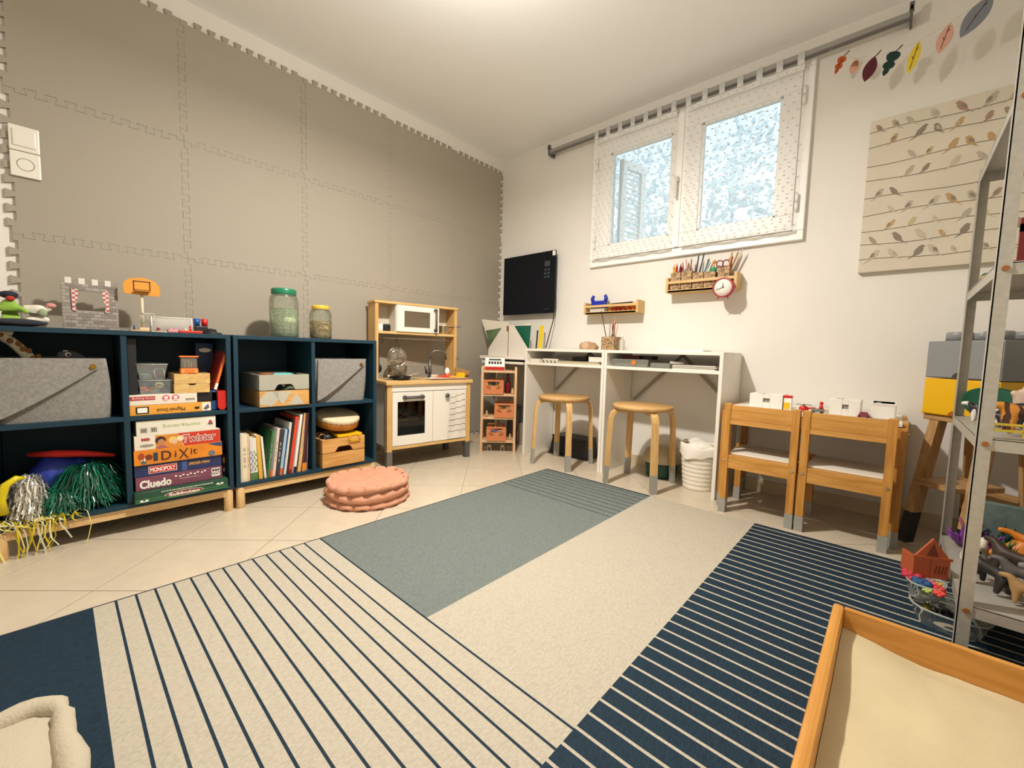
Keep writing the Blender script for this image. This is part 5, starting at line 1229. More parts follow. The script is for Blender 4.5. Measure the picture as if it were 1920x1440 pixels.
    return cup, stick
def cork():
    m = bpy.data.materials.new('patterned_card'); m.use_nodes = True; nt = m.node_tree; b = nt.nodes['Principled BSDF']; b.inputs['Roughness'].default_value = .7
    tc = nt.nodes.new('ShaderNodeTexCoord'); v = nt.nodes.new('ShaderNodeTexNoise'); v.inputs['Scale'].default_value = 110; v.inputs['Detail'].default_value = 1; v.inputs['Distortion'].default_value = 1.5
    r = nt.nodes.new('ShaderNodeValToRGB'); e = r.color_ramp.elements; e[0].position = .46; e[0].color = lin('6b4c30'); e[1].position = .54; e[1].color = lin('c9a87c')
    nt.links.new(tc.outputs['Object'], v.inputs['Vector']); nt.links.new(v.outputs['Fac'], r.inputs[0]); nt.links.new(r.outputs[0], b.inputs['Base Color'])
    return m
CUP, STICK = desk_things()

# ---------------------------------------------------------------- wall ledges
LEDGE = wood('dfbd85', 'd0a566', (5, 60, 60))
def ledge(x0, x1, z, h, label):
    t = thing('wall_ledge', label, 'shelf', (x0, 0, z), 0, 'pine wall ledges'); W = x1-x0; D = .10; th = .015
    obj('ledge_floor', MB().box(th, W-th, -D, -.001, 0, .012, .001), LEDGE, t); obj('ledge_back', MB().box(th, W-th, -.012, -.001, .012, h-.004, .001), LEDGE, t)
    obj('front_rail', MB().box(th, W-th, -D, -D+.010, h*.66-.008, h*.66+.008, .001), LEDGE, t); obj('front_lip', MB().box(th, W-th, -D, -D+.010, .0, .015, .001), LEDGE, t)
    for x in (0, W-th): obj('end_board', MB().box(x, x+th, -D, -.001, 0, h, .001), LEDGE, t)
ledge(.945, 1.362, 1.040, .082, 'short pine wall ledge with the blue tape holder')
ledge(1.540, 1.945, 1.150, .092, 'pine wall ledge with pencil cups under the window')
def ledge_things():
    z = 1.0525
    t = thing('tape_holder', 'bright blue horned plastic holder on the short wall ledge', 'holder', (1.045, -.06, z))
    b = mat('1d2fa8', .4)
    obj('body', MB().box(-.055, .055, -.02, .02, .03, .082, .004), b, t)
    for s in (-1, 1): obj('horn', MB().tube([(s*.05, 0, .075), (s*.056, 0, .100), (s*.048, 0, .118), (s*.038, 0, .112)], [.013, .014, .012, .005], 8), b, t)
    obj('tray', MB().box(-.06, .055, -.024, .022, 0, .03, .003), mat('cfc9bd', .5), t)
    for k, (x, c) in enumerate(((1.135, 'c9861f'), (1.165, 'b5481f'), (1.20, 'a82f18'), (1.235, 'b5481f'), (1.275, 'c05a22'), (1.31, 'd07a1c'))):
        t = thing('paint_jar', ('first', 'second', 'third', 'fourth', 'fifth', 'last')[k]+' small paint jar from the left on the short wall ledge', 'paint jar', (x, -.055, z), 0, 'paint jars on the short ledge')
        obj('jar', MB().lathe([(.013, 0), (.014, .003), (.014, .036), (.012, .040)], 14), mat(c, .3), t); obj('jar_lid', MB().lathe([(.015, .038), (.015, .050), (0, .051)], 14), mat('e6ddcc' if k % 2 else c, .4), t)
    solo('marker', MB().cyl((-.10, 0, 0), (.06, .0, .004), .005, n=8), BLACK, 'black marker lying across the small paint jars', 'pen', (1.24, -.055, z+.0565)); solo('marker', MB().cyl((-.04, 0, 0), (.04, 0, 0), .004, n=8), mat('7e2a20', .5), 'dark red crayon lying across the small paint jars', 'crayon', (1.17, -.035, z+.0555))
    z = 1.1625
    xs = (1.592, 1.658, 1.726, 1.792, 1.868); W = .062
    hs = (.108, .112, .098, .094, .112)
    for k, x in enumerate(xs): CUP(x, -.052, z+.0003, W, hs[k], ('first', 'second', 'third', 'fourth', 'fifth')[k]+' patterned cup from the left on the pencil ledge')
    def st(i, dx, L, r, c, lab, cat='pencil', ox=0, oy=0, nm='pencil'): STICK(xs[i]+ox, -.052+oy, z+.054, dx, .0, L, r, c, lab, cat, nm=nm)
    g = z+.05
    for ox, c, lab in ((-.022, 'e0b42c', 'yellow marker in the first ledge cup'), (-.006, 'b5201c', 'red marker in the first ledge cup'), (.008, '7e1620', 'dark red marker in the first ledge cup'), (.020, '2b2140', 'dark violet marker in the first ledge cup')):
        st(0, .04+ox, .085, .0075, c, lab, 'marker', ox, .01*(1 if ox > 0 else -1), 'marker')
    for k, (ox, dx, L, c, n_) in enumerate(((-.022, -.1, .11, 'b06a5c', 'dusty rose'), (-.012, .1, .105, '8e4a2c', 'chestnut'), (-.002, -.15, .13, 'c08a6a', 'salmon'), (.006, .12, .115, '9c5330', 'copper'), (.014, .0, .125, 'a87040', 'ochre'), (.022, .22, .12, '7a3a2a', 'mahogany'))):
        st(1, dx, L, .0035, c, n_+' pencil in the second ledge cup', 'pencil', ox, .012*((k % 3)-1))
    for k, (ox, dx, L, c, n_) in enumerate(((-.020, .08, .14, '2f3f55', 'slate blue'), (-.010, .18, .15, '27344a', 'navy'), (.004, .35, .12, '4a6a70', 'teal grey'), (.012, .5, .10, '8fa89a', 'pale green'))):
        st(2, dx, L, .004, c, n_+' pencil in the third ledge cup', 'pencil', ox, .012*((k % 3)-1))
    t = thing('glue_stick', 'green and white glue stick with an orange tip in the fourth ledge cup', 'glue', (xs[3], -.052, g)); obj('barrel', MB().cyl((.012, 0, 0), (.012, 0, .042), .014, n=16), PAPER, t); obj('collar', MB().cyl((.012, 0, .042), (.012, 0, .07), .017, n=16), mat('2f9a5e', .4), t); obj('tip', MB().cyl((.012, 0, .070), (.012, 0, .10), .004, n=10).ball((.014, 0, .105), .011, 10), mat('f0913c', .4), t)
    solo('glue_pot', MB().cyl((0, 0, 0), (0, 0, .05), .015, n=16), clear('eef0ea', .1, .5, 'dfe3da'), 'clear white pot left of the green glue stick', 'pot', (xs[3]-.015, -.058, g))
    for k, (x, lab) in enumerate(((xs[4]-.032, 'maroon scissors in the fifth cup, left pair'), (xs[4]+.002, 'maroon scissors in the fifth cup, right pair'))):
        t = thing('scissors', lab, 'scissors', (x, -.055, g), 0, 'scissors in the ledge cup')
        obj('grip', MB().tube([(.018*math.cos(a), .002, .088+.020*math.sin(a)) for a in [2*PI*i/18 for i in range(18)]], .0035, 6, closed=True), mat('7e2436', .4), t)
        obj('blade', MB().box(-.005, .005, 0, .003, -.02 if 0 else .0, .07, 0), STEEL, t)
    o = creature('pink_pencil_topper', [(0, 0, 0), (0, 0, .06), (0, 0, .085), (0, 0, .11), (.012, 0, .125)], [(0, 1), (1, 2), (2, 3), (3, 4)], [.009, .011, .010, .012, .008], mat('cf4a68', .6), 'pink knobbly figure pen in the fifth ledge cup', 'pen', (xs[4]+.022, -.045, g+.002), 0)
    for k, (ox, dx, L, c, lab) in enumerate(((.018, .2, .13, 'c9a25c', 'ochre brush in the fifth ledge cup'), (.026, .45, .15, 'd9d2c0', 'pale spoon handle leaning right in the fifth ledge cup'), (.022, .32, .14, 'b8935c', 'wooden stick leaning right in the fifth ledge cup'))):
        st(4, dx, L, .0055, c, lab, 'stick', ox-.01, .015*(k-1), 'craft_stick')
    # red clock hanging at the corner
    t = thing('wall_clock', 'round red rimmed clock hanging from the corner of the pencil ledge', 'clock', (1.885, -.125, 1.152), 0)
    Mx = Matrix.Rotation(PI/2, 4, 'X'); R = .056
    obj('rim', MB().lathe([(R-.009, .012), (R-.002, .015), (R, .008), (R, -.012), (R-.004, -.016), (0, -.016)], 40, Mx, cap0=False), mat('a8283a', .35), t)
    obj('dial', MB().lathe([(0, .010), (R-.004, .010), (R-.004, .009)], 40, Mx), mat('f0e8da', .6), t)
    obj('hour_hand', MB().prism([(-.0025, -.004), (.0025, -.004), (.0015, .024), (-.0015, .024)], -.0122, -.0115), INK, t)
    obj('minute_hand', MB().prism([(.006, .004), (.006, 0), (-.036, -.014), (-.036, -.012)], -.0128, -.0122), INK, t)
    obj('hub', MB().cyl((0, -.0135, 0), (0, -.010, 0), .003, n=10), INK, t)
    for s in (-1, 1): obj('foot', MB().cyl((s*.022, 0, -.050), (s*.028, 0, -.064), .003, n=8), mat('a8283a', .35), t)
    obj('hanger', MB().tube([(0, 0, .055), (0, .018, .085), (0, .026, .088)], .0015, 6), BLACK, t)
ledge_things()

# ---------------------------------------------------------------- black panel heater on the wall
def heater():
    t = thing('panel_heater', 'flat black glass wall panel with a small keypad in the corner', 'panel heater', (.375, -.055, 1.068))
    g = mat('0b1018', .2, spec=.25)
    obj('glass_panel', MB().box(-.275, .275, -.012, .0, 0, .482, .005), g, t)
    obj('rear_box', MB().box(-.24, .24, 0, .053, .04, .44), mat('2a2c30', .5), t)
    obj('sticker', MB().box(.245, .272, -.0132, -.0121, .440, .476), PAPER, t)
    obj('display', MB().box(.170, .222, -.0132, -.0121, .365, .405), mat('3c4440', .3), t)
    for r in range(3):
        for c in range(2): obj('key', MB().box(.168+.032*c, .190+.032*c, -.0132, -.0121, .275+.028*r, .292+.028*r), mat('333c48', .4), t)
    obj('maker_mark', MB().box(.18, .235, -.0132, -.0121, .028, .040), mat('1c2026', .4), t)
    obj('power_cable', MB().tube([(.262, .02, .14), (.268, .01, .05), (.262, .0, -.06), (.24, -.02, -.18), (.22, -.03, -.275)], .004, 8), BLACK, t)
heater()

# ================================================================ STOOLS
def stool(x, y, rz, label):
    t = thing('round_stool', label, 'stool', (x, y, 0), rz, 'bentwood stools')
    H = .468; R = .172
    obj('seat', MB().lathe([(0, H-.026), (R-.010, H-.026), (R-.001, H-.021), (R, H-.005), (R-.004, H), (0, H)], 48), wood('cfa870', 'be9257', (8, 50, 50)), t)
    a0 = PI/4
    lw = wood('dfba80', 'cd9f5c', (60, 60, 6))
    for k in range(4):
        a = a0+k*PI/2; c, s = math.cos(a), math.sin(a); w, th = .036, .020
        # bent leg: out along the underside then down
        prof = [(.06, H-.034), (.135, H-.034), (.160, H-.038), (.178, H-.052), (.187, H-.078), (.190, H-.11), (.200, .105)]
        m = MB(); vs = []
        for i, (r, z) in enumerate(prof):
            p, q = prof[max(i-1, 0)], prof[min(i+1, len(prof)-1)]; d = Vector((q[0]-p[0], q[1]-p[1])).normalized(); n = Vector((-d.y, d.x))*th/2
            for sgn, off in ((1, 1), (1, -1), (-1, -1), (-1, 1)):
                rr, zz = r+n.x*sgn, z+n.y*sgn; vs.append((rr*c-off*w/2*s, rr*s+off*w/2*c, zz))
        k_ = len(prof)
        m._add(vs, [(i*4+j, i*4+(j+1) % 4, (i+1)*4+(j+1) % 4, (i+1)*4+j) for i in range(k_-1) for j in range(4)]+[(3, 2, 1, 0), ((k_-1)*4, (k_-1)*4+1, (k_-1)*4+2, (k_-1)*4+3)])
        leg = obj('leg', m, lw, t)
        f = MB(); vs = []
        for r, z in ((.200, .105), (.205, 0)):
            for sgn, off in ((1, 1), (1, -1), (-1, -1), (-1, 1)): rr = r+sgn*(th/2+.001); vs.append((rr*c-off*(w/2+.001)*s, rr*s+off*(w/2+.001)*c, z))
        f._add(vs, [(3, 2, 1, 0), (4, 5, 6, 7)]+[(j, (j+1) % 4, 4+(j+1) % 4, 4+j) for j in range(4)])
        obj('painted_foot', f, mat('9b988f', .6), leg)
stool(.985, -.365, math.radians(2), 'round bentwood stool with grey feet before the left desk')
stool(1.556, -.372, math.radians(2), 'round bentwood stool with grey feet before the right desk')

# ---------------------------------------------------------------- things under the desks
def under_desks():
    t = thing('step_box', 'black plastic step stool on the floor under the left desk', 'step stool', (.905, -.105, 0))
    b = mat('15161a', .5)
    obj('body', MB().hexa([(-.165, -.082, .0), (.165, -.082, .0), (.165, .082, 0), (-.165, .082, 0)], [(-.145, -.07, .125), (.145, -.07, .125), (.145, .07, .125), (-.145, .07, .125)]), b, t)
    obj('tread', MB().box(-.15, .15, -.074, .074, .126, .145, .008), b, t); obj('skirt', MB().box(-.172, .172, -.086, .086, 0, .014, .004), b, t)
    t = thing('white_bin', 'white woven wastebasket with a liner under the right desk', 'bin', (1.835, -.20, 0))
    wv = mat('e6dfcf', .7, bump=.5, bscale=120)
    R0, R1, H = .080, .100, .245
    pr = [(R0, 0)]
    for k in range(9): z = .004+H*.9*k/9; r = R0+(R1-R0)*z/H; pr += [(r+.002, z+.004), (r+.002, z+.018), (r-.001, z+.022)]
    obj('basket', MB().lathe(pr+[(R1, H), (R1-.004, H), (R0-.003, .006), (0, .005)], 36), wv, t)
    ln = MB(); n = 48; vs = []
    for j in range(5):
        for i in range(n):
            a = 2*PI*i/n; q = j/4; r = [R1-.012, R1+.002, R1+.007, R1+.008, R1+.006][j]+.003*math.sin(5*a+j); z = [.24, .262, .255, .225, .19][j]+.010*math.sin(3*a+j)+.006*math.sin(7*a)
            vs.append((r*math.cos(a), r*math.sin(a), z))
    ln._add(vs, [(j*n+i, j*n+(i+1) % n, (j+1)*n+(i+1) % n, (j+1)*n+i) for j in range(4) for i in range(n)], None, 0, True)
    obj('liner', ln, mat('efe9dc', .6), t)
    solo('white_bag', MB().ball((0, 0, .0), (.075, .065, .038), 18, jit=.10), mat('e9e3d6', .6), 'crumpled white bag sticking out of the wastebasket', 'bag', (1.835, -.19, .235))
    t = thing('green_bin', 'dark green round bin with a beige cover behind the second stool', 'bin', (1.588, -.128, 0))
    obj('tub', MB().lathe([(.085, 0), (.090, .004), (.105, .12), (.100, .12), (.085, .008), (0, .007)], 32), mat('1f4a3a', .5), t)
    obj('cover', MB().lathe([(.112, .095), (.116, .10), (.114, .13), (.095, .165), (.05, .19), (0, .195)], 32), mat('b7aa8e', .85, bump=.3, bscale=80), t)
under_desks()

# things stowed beneath the corner table
def corner_clutter():
    for x, w, h, c, lab in ((.212, .09, .20, 'c9c3b6', 'white carton standing under the corner table, left'), (.315, .09, .30, '6c6a66', 'grey carton standing under the corner table, middle'), (.415, .08, .16, 'a89a84', 'tan carton standing under the corner table, right')):
        t = thing('stowed_box', lab, 'box', (x, -.15, .0), 0); obj('carton', MB().box(-w/2, w/2, 0, .11, 0, h, .002), mat(c, .7), t); obj('lid_flap', MB().box(-w/2-.002, w/2+.002, -.002, .112, h, h+.012, .001), mat(c, .6), t)
corner_clutter()

# ================================================================ CHILDREN'S TABLE AND CHAIRS
OAK = wood('cf9748', 'b5782e', (60, 60, 6)); OAKX = wood('d69f52', 'bb8136', (5, 60, 60))
BOLT = mat('d9d2c4', .25, metal=1)
def kid_chair(x0, x1, label):
    t = thing('kids_chair', label, 'chair', ((x0+x1)/2, -.505, 0), 0, "children's pine chairs"); W = x1-x0; a = W/2; p = .030; D = .29
    ft = mat('9d9a92', .6)
    def leg(x, y, h):
        o = obj('leg', MB().box(x, x+p, y, y+.040 if y < .1 else y+p, .068, h, .002), OAK, t)
        obj('painted_foot', MB().box(x-.0008, x+p+.0008, y-.0008, (y+.040 if y < .1 else y+p)+.0008, 0, .068, .001), ft, o)
    for x in (-a, a-p): leg(x, 0, .536); leg(x, D-p, .30)
    obj('back_board', MB().box(-a+p, a-p, .004, .020, .462, .530, .001), OAKX, t); obj('back_board', MB().box(-a+p, a-p, .002, .020, .438, .461, .001), OAKX, t)
    obj('seat_apron', MB().box(-a+p, a-p, .004, .022, .222, .288, .001), OAKX, t); obj('seat_apron', MB().box(-a+p, a-p, D-.022, D-.004, .222, .288, .001), OAKX, t)
    for x in (-a+.004, a-.022): obj('seat_side', MB().box(x, x+.018, .04, D-p, .235, .288, .001), OAKX, t)
    obj('seat', MB().box(-a+p*.8, a-p*.8, .023, D-.004, .289, .297, .001), mat('e6dfd0', .5), t)
    for x in (-a+p/2, a-p/2): obj('bolt', MB().cyl((x, -.003, .262), (x, .0, .262), .006, n=12), BOLT, t)
kid_chair(2.036, 2.344, 'child-size wooden chair pushed under the table, nearer the desks')
kid_chair(2.352, 2.660, 'child-size wooden chair pushed under the table, nearer the metal rack')
def kid_table():
    t = thing('kids_table', "low children's table with a white top behind the two wooden chairs", 'table', (2.348, -.470, 0)); a = .342; D = .455; p = .0295
    for x in (-a, a-p):
        for y in (.0, D-p):
            o = obj('leg', MB().box(x, x+p, y+.045 if y == 0 else y, y+.045+p if y == 0 else y+p, .068, .495, .002), OAK, t)
            obj('painted_foot', MB().box(x-.0008, x+p+.0008, (y+.045 if y == 0 else y)-.0008, (y+.045+p if y == 0 else y+p)+.0008, 0, .068, .001), mat('9d9a92', .6), o)
    obj('apron', MB().box(-a+p, a-p, .05, .066, .425, .500), OAKX, t); obj('apron', MB().box(-a+p, a-p, D-.02, D-.004, .425, .500), OAKX, t)
    for x in (-a, a-.018): obj('apron', MB().box(x, x+.018, .045+p, D-p, .425, .512), OAKX, t)
    obj('table_top', MB().box(-a+.018, a-.018, .045, D, .500, .512, .001), mat('e9e3d6', .45), t)
    obj('bolt', MB().cyl((a, .062, .47), (a+.004, .062, .47), .006, n=12), BOLT, t)
kid_table()
def table_things():
    z = .5125; w = mat('e9e4da', .4)
    def case(x0, x1, h, lab, y=-.32, slot=True):
        W = x1-x0; t = thing('white_case', lab, 'box', ((x0+x1)/2, y, z), 0, 'white plastic cases on the low table'); D = .13
        if slot:
            s0, s1 = W*-.08, W*.12; b0, b1 = h*.42, h*.70
            obj('body', MB().box(-W/2, s0, 0, D, 0, h, .003).box(s1, W/2, 0, D, 0, h, .003).box(s0, s1, 0, D, 0, b0).box(s0, s1, 0, D, b1, h-.001).box(s0, s1, .012, D, b0, b1), w, t)
            obj('hand_slot', MB().box(s0, s1, .008, .012, b0, b1), mat('8d8880', .6), t)
        else: obj('body', MB().box(-W/2, W/2, 0, D, 0, h, .006), w, t); obj('lid_rim', MB().box(-W/2-.002, W/2+.002, -.002, D+.002, h-.008, h, .003), w, t)
        obj('lid_line', MB().box(-W*.3, -W*.1, .02, .05, h, h+.001), mat('a8a39a', .6), t)
    case(2.10, 2.243, .070, 'white plastic case with a hand slot at the left end of the low table')
    case(2.425, 2.535, .072, 'white plastic case with a hand slot behind the second chair')
    case(2.568, 2.650, .068, 'plain white plastic case at the right end of the low table', slot=False)
    t = thing('toy_milk', 'tiny red and yellow toy carton between the white cases', 'toy', (2.262, -.31, z)); obj('carton', MB().box(-.016, .016, 0, .03, 0, .058, .001), PAPER, t); obj('cap', MB().box(-.017, .017, -.001, .031, .058, .070, .001), RED, t); obj('picture', MB().box(-.014, .010, -.0015, -.0005, .004, .036), YELLOW, t)
    t = thing('toy_helicopter', 'small red toy helicopter with a black rotor on the low table', 'toy', (2.330, -.32, z)); obj('body', MB().ball((0, 0, .016), (.020, .012, .014), 12).tube([(.015, 0, .018), (.045, .0, .024)], [.006, .002], 8), RED, t); obj('rotor', MB().box(-.03, .03, -.002, .002, .033, .035).cyl((0, 0, .028), (0, 0, .034), .002, n=6).box(-.002, .002, -.03, .03, .033, .035), INK, t)
    t = thing('toy_cart', 'little grey toy cart with a red rider on the low table', 'toy', (2.385, -.33, z)); obj('cart', MB().box(-.024, .024, -.012, .012, .006, .022, .003), mat('77746a', .5), t)
    for x in (-.016, .016): obj('wheel', MB().cyl((x, -.014, .006), (x, .014, .006), .006, n=12), INK, t)
    obj('rider', MB().cyl((.012, 0, .022), (.012, 0, .040), .009, .006, n=10).ball((.012, 0, .048), .008, 10), RED, t)
    t = thing('toy_car', 'small dark red toy car between the right white cases', 'toy car', (2.548, -.335, z)); obj('body', MB().hexa([(-.022, -.012, .004), (.022, -.012, .004), (.022, .012, .004), (-.022, .012, .004)], [(-.012, -.010, .026), (.012, -.010, .026), (.012, .010, .026), (-.012, .010, .026)]), mat('7e3440', .4), t)
    for x in (-.013, .013): obj('wheel', MB().cyl((x, -.014, .005), (x, .014, .005), .005, n=10), INK, t)
    t = solo('toy_plank', MB().box(-.05, .05, -.012, .012, 0, .014, .002), mat('b9ab8c', .6), 'beige toy plank lying behind the second chair back', 'toy', (2.415, -.25, z))
table_things()

# ================================================================ STEP STOOL WITH BRICK BOXES
BX = Vector((2.905, -.205)); BA = math.atan2(-.16, .19)
def brick_boxes():
    M = Matrix.Translation((BX.x, BX.y, 0)) @ Matrix.Rotation(BA, 4, 'Z'); S_ = .125
    def brick(z, h, col, lab, studs, dark):
        t = thing('brick_box', lab, 'storage box', (BX.x, BX.y, z), BA, 'stacked brick storage boxes'); m = mat(col, .4)
        obj('body', MB().box(-S_, S_, -S_, S_, 0, h-.002, .004), m, t)
        d = obj('drawer_front', MB().box(-S_+.004, S_-.004, -S_-.004, -S_, .004, h-.006, .002), m, t)
        r = .026; n = 14
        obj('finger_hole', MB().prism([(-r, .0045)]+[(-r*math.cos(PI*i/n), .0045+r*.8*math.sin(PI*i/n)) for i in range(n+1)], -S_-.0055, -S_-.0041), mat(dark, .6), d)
        if studs:
            for x in (-.062, .062):
                for y in (-.062, .062): obj('stud', MB().lathe([(.040, 0), (.040, .032), (.037, .036), (0, .036)], 28, c=(x, y)), m, t, (0, 0, h-.002))
    brick(.546, .152, 'e8b30c', 'yellow brick-shaped storage box beneath the grey one', False, 'a2561c')
    brick(.6985, .152, '8a8c8b', 'grey brick-shaped storage box with round studs on top', True, '3a3a3c')
    w = wood('c29d6c', 'a67c4a', (60, 60, 6)); wx = wood('c29d6c', 'a67c4a', (5, 60, 60))
    t = thing('step_stool', 'wooden step stool with black feet under the brick boxes', 'step stool', (BX.x, BX.y, 0), BA)
    obj('top_tread', MB().box(-.125, .125, -.115, .13, .522, .545, .004), wx, t); obj('lower_tread', MB().box(-.075, .075, -.20, .03, .262, .284, .004), wx, t)
    def leg(p, q):
        p, q = Vector(p), Vector(q); k = .25; mid = q.lerp(p, k); e = .017
        f = lambda a, b: MB().hexa([a+Vector((-e, -e*1.3, 0)), a+Vector((e, -e*1.3, 0)), a+Vector((e, e*1.3, 0)), a+Vector((-e, e*1.3, 0))], [b+Vector((-e, -e*1.3, 0)), b+Vector((e, -e*1.3, 0)), b+Vector((e, e*1.3, 0)), b+Vector((-e, e*1.3, 0))])
        o = obj('leg', f(mid, p), w, t); obj('black_foot', f(q, mid), BLACK, o)
    for s in (-1, 1):
        leg((s*.085, -.09, .522), (s*.10, -.175, 0)); leg((s*.085, .09, .522), (s*.10, .135, 0))
    obj('cross_rail', MB().box(-.09, .09, .105, .125, .20, .24), wx, t)
brick_boxes()

# ================================================================ GALVANISED RACK
RXF, RYF, RYB, RXB = 2.800, -1.115, -.505, 3.075
ZS = (.132, .572, 1.008, 1.412)
def metal_rack():
    t = thing('metal_rack', 'galvanised steel shelving rack full of toy animals at the right', 'rack', (RXF, RYF, 0)); g = mat('b3afa4', .5, metal=.35, var=.08, vscale=60)
    W, D = RXB-RXF, RYB-RYF; w = .027; th = .0025
    for x, y, h in ((0, 0, 1.62), (W, 0, 1.62), (0, D, ZS[3]+.012), (W, D, ZS[3]+.012)):
        sx, sy = (1 if x == 0 else -1), (1 if y == 0 else -1)
        m = MB().box(min(x, x+sx*w), max(x, x+sx*w), min(y, y+sy*th), max(y, y+sy*th), 0, h).box(min(x, x+sx*th), max(x, x+sx*th), min(y, y+sy*w), max(y, y+sy*w), 0, h)
        obj('corner_post', m, g, t)
    for z in ZS:
        m = MB().box(th, W-th, th, D-th, z-.002, z).box(th, W-th, th, th+.002, z-.030, z+.002).box(th, W-th, D-th-.002, D-th, z-.030, z+.002).box(th, th+.002, th, D-th, z-.030, z+.002).box(W-th-.002, W-th, th, D-th, z-.030, z+.002)
        obj('shelf', m, g, t)
        for x in (.016, W-.016): obj('bolt', MB().cyl((x, -.004, z-.014), (x, 0, z-.014), .007, n=8), mat('a0683a', .5, metal=.5), t)
metal_rack()
def quad(s=1.0, leg=.05, body=.09, neck=.03, head=.03, tail=.05, hx=0.0):
    """joint skeleton of a standing four-legged figure, nose towards +x"""
    b, l = body*s, leg*s
    P = [(0, 0, l+.012*s), (b*.5, 0, l+.016*s), (-b*.5, 0, l+.016*s), (b*.5+neck*.6*s, 0, l+.016*s+neck*s), (b*.5+neck*.6*s+head*s, 0, l+.012*s+neck*s-hx*s),
         (b*.45, .016*s, l*.5), (b*.47, .017*s, .004*s), (b*.45, -.016*s, l*.5), (b*.47, -.017*s, .004*s), (-b*.48, .016*s, l*.55), (-b*.42, .017*s, .004*s), (-b*.48, -.016*s, l*.55), (-b*.42, -.017*s, .004*s),
         (-b*.5-tail*.5*s, 0, l+.012*s), (-b*.5-tail*s, 0, l-.01*s)]
    E = [(0, 1), (0, 2), (1, 3), (3, 4), (1, 5), (5, 6), (1, 7), (7, 8), (2, 9), (9, 10), (2, 11), (11, 12), (2, 13), (13, 14)]
    R = [.019*s, .018*s, .018*s, .013*s, .009*s, .009*s, .007*s, .009*s, .007*s, .010*s, .007*s, .010*s, .007*s, .006*s, .003*s]
    return P, E, R
def rack_things():
    def stripes(c1, c2, sc):
        m = bpy.data.materials.new('striped_coat'); m.use_nodes = True; nt = m.node_tree; b = nt.nodes['Principled BSDF']
        tc = nt.nodes.new('ShaderNodeTexCoord'); wv = nt.nodes.new('ShaderNodeTexWave'); wv.inputs['Scale'].default_value = sc; wv.inputs['Distortion'].default_value = 4; wv.inputs['Detail Scale'].default_value = 1.5
        r = nt.nodes.new('ShaderNodeValToRGB'); e = r.color_ramp.elements; e[0].position = .3; e[0].color = lin(c1); e[1].position = .42; e[1].color = lin(c2)
        nt.links.new(tc.outputs['Object'], wv.inputs['Vector']); nt.links.new(wv.outputs['Fac'], r.inputs[0]); nt.links.new(r.outputs[0], b.inputs['Base Color']); return m
    def animal(name, m, lab, x, y, z, rz, s=1, **k):
        P, E, R = quad(s, **k); return creature(name, P, E, R, m, lab, 'toy animal', (x, y, z), rz, group='toy animals on the metal rack')
    z = ZS[1]+.0025
    # green dish leaning at the back with animals before it
    t = solo('green_dish', MB().lathe([(0, .0), (.05, .004), (.078, .018), (.080, .022), (.075, .019), (.046, .010), (0, .006)], 40), mat('14523a', .7, bump=.4, bscale=200), 'dark green felt dish leaning at the back of the middle rack shelf', 'dish', (2.885, -.59, z+.040), rot=(math.radians(38), math.radians(-4), math.radians(8)))
    animal('toy_cow', stripes('1f1c1d', 'd9d3c8', 9), 'black and white toy cow on the middle rack shelf', 2.855, -.735, z, math.radians(165), .62)
    animal('toy_pig', mat('cfa08c', .5), 'pinkish toy pig behind the toy cow', 2.905, -.715, z, math.radians(175), .66, neck=.014, leg=.034)
    animal('toy_dog', mat('2a2128', .5), 'dark toy dog in front of the toy cow', 2.858, -.815, z, math.radians(150), .55)
    animal('toy_tiger', stripes('43220f', 'c9832c', 14), 'orange striped toy tiger at the front of the middle rack shelf', 2.905, -.985, z, math.radians(190), .95, neck=.016)
    animal('toy_tiger', mat('c9902f', .5), 'tawny toy lion at the right front of the middle rack shelf', 3.01, -.985, z, math.radians(205), .9, neck=.018)
    solo('toy_fence', MB().box(-.03, .03, 0, .004, .012, .018).box(-.03, .03, 0, .004, .028, .034).box(-.03, -.025, 0, .005, 0, .04).box(.025, .03, 0, .005, 0, .04), mat('d8c034', .5), 'little yellow toy fence under the toy tiger', 'toy fence', (2.86, -1.05, z), math.radians(10))
    creature('toy_rabbit', [(0, 0, .02), (0, 0, .05), (.006, 0, .075), (.030, 0, .086), (-.012, .010, .105), (-.012, -.010, .11), (.015, .012, .006), (.015, -.012, .006), (-.02, .012, .008), (-.02, -.012, .008)],
             [(0, 1), (1, 2), (2, 3), (2, 4), (2, 5), (0, 6), (0, 7), (0, 8), (0, 9)], [.020, .017, .013, .006, .006, .006, .007, .007, .010, .010], mat('d8bda6', .6), 'pale upright toy rabbit with long ears on the middle rack shelf', 'toy animal', (2.945, -.62, z+.0), math.radians(200), 1.15, 'toy animals on the metal rack')
    animal('toy_panther', mat('15171a', .45), 'black toy panther behind the striped toy tiger', 2.955, -.83, z, math.radians(-10), 1.0, neck=.012)
    animal('toy_horse', mat('6b3d28', .5), 'brown toy horse at the right of the middle rack shelf', 3.02, -.80, z, math.radians(180), 1.0)
    # upper shelves
    z = ZS[2]+.0025
    t = thing('toy_house', 'dark red open toy house on the third rack shelf', 'toy house', (2.918, -1.03, z), 0); r = mat('6e1414', .5)
    obj('house_frame', MB().box(-.075, .075, 0, .012, 0, .022).box(-.075, -.055, 0, .012, .022, .12).box(.055, .075, 0, .012, .022, .12).box(-.075, .075, 0, .012, .085, .105).box(-.075, .075, .012, .07, 0, .01).box(-.07, -.06, 0, .01, .12, .17), r, t); obj('window_bars', MB().box(-.055, .055, .003, .006, .05, .053).box(-.002, .002, .003, .006, .022, .085), PAPER, t)
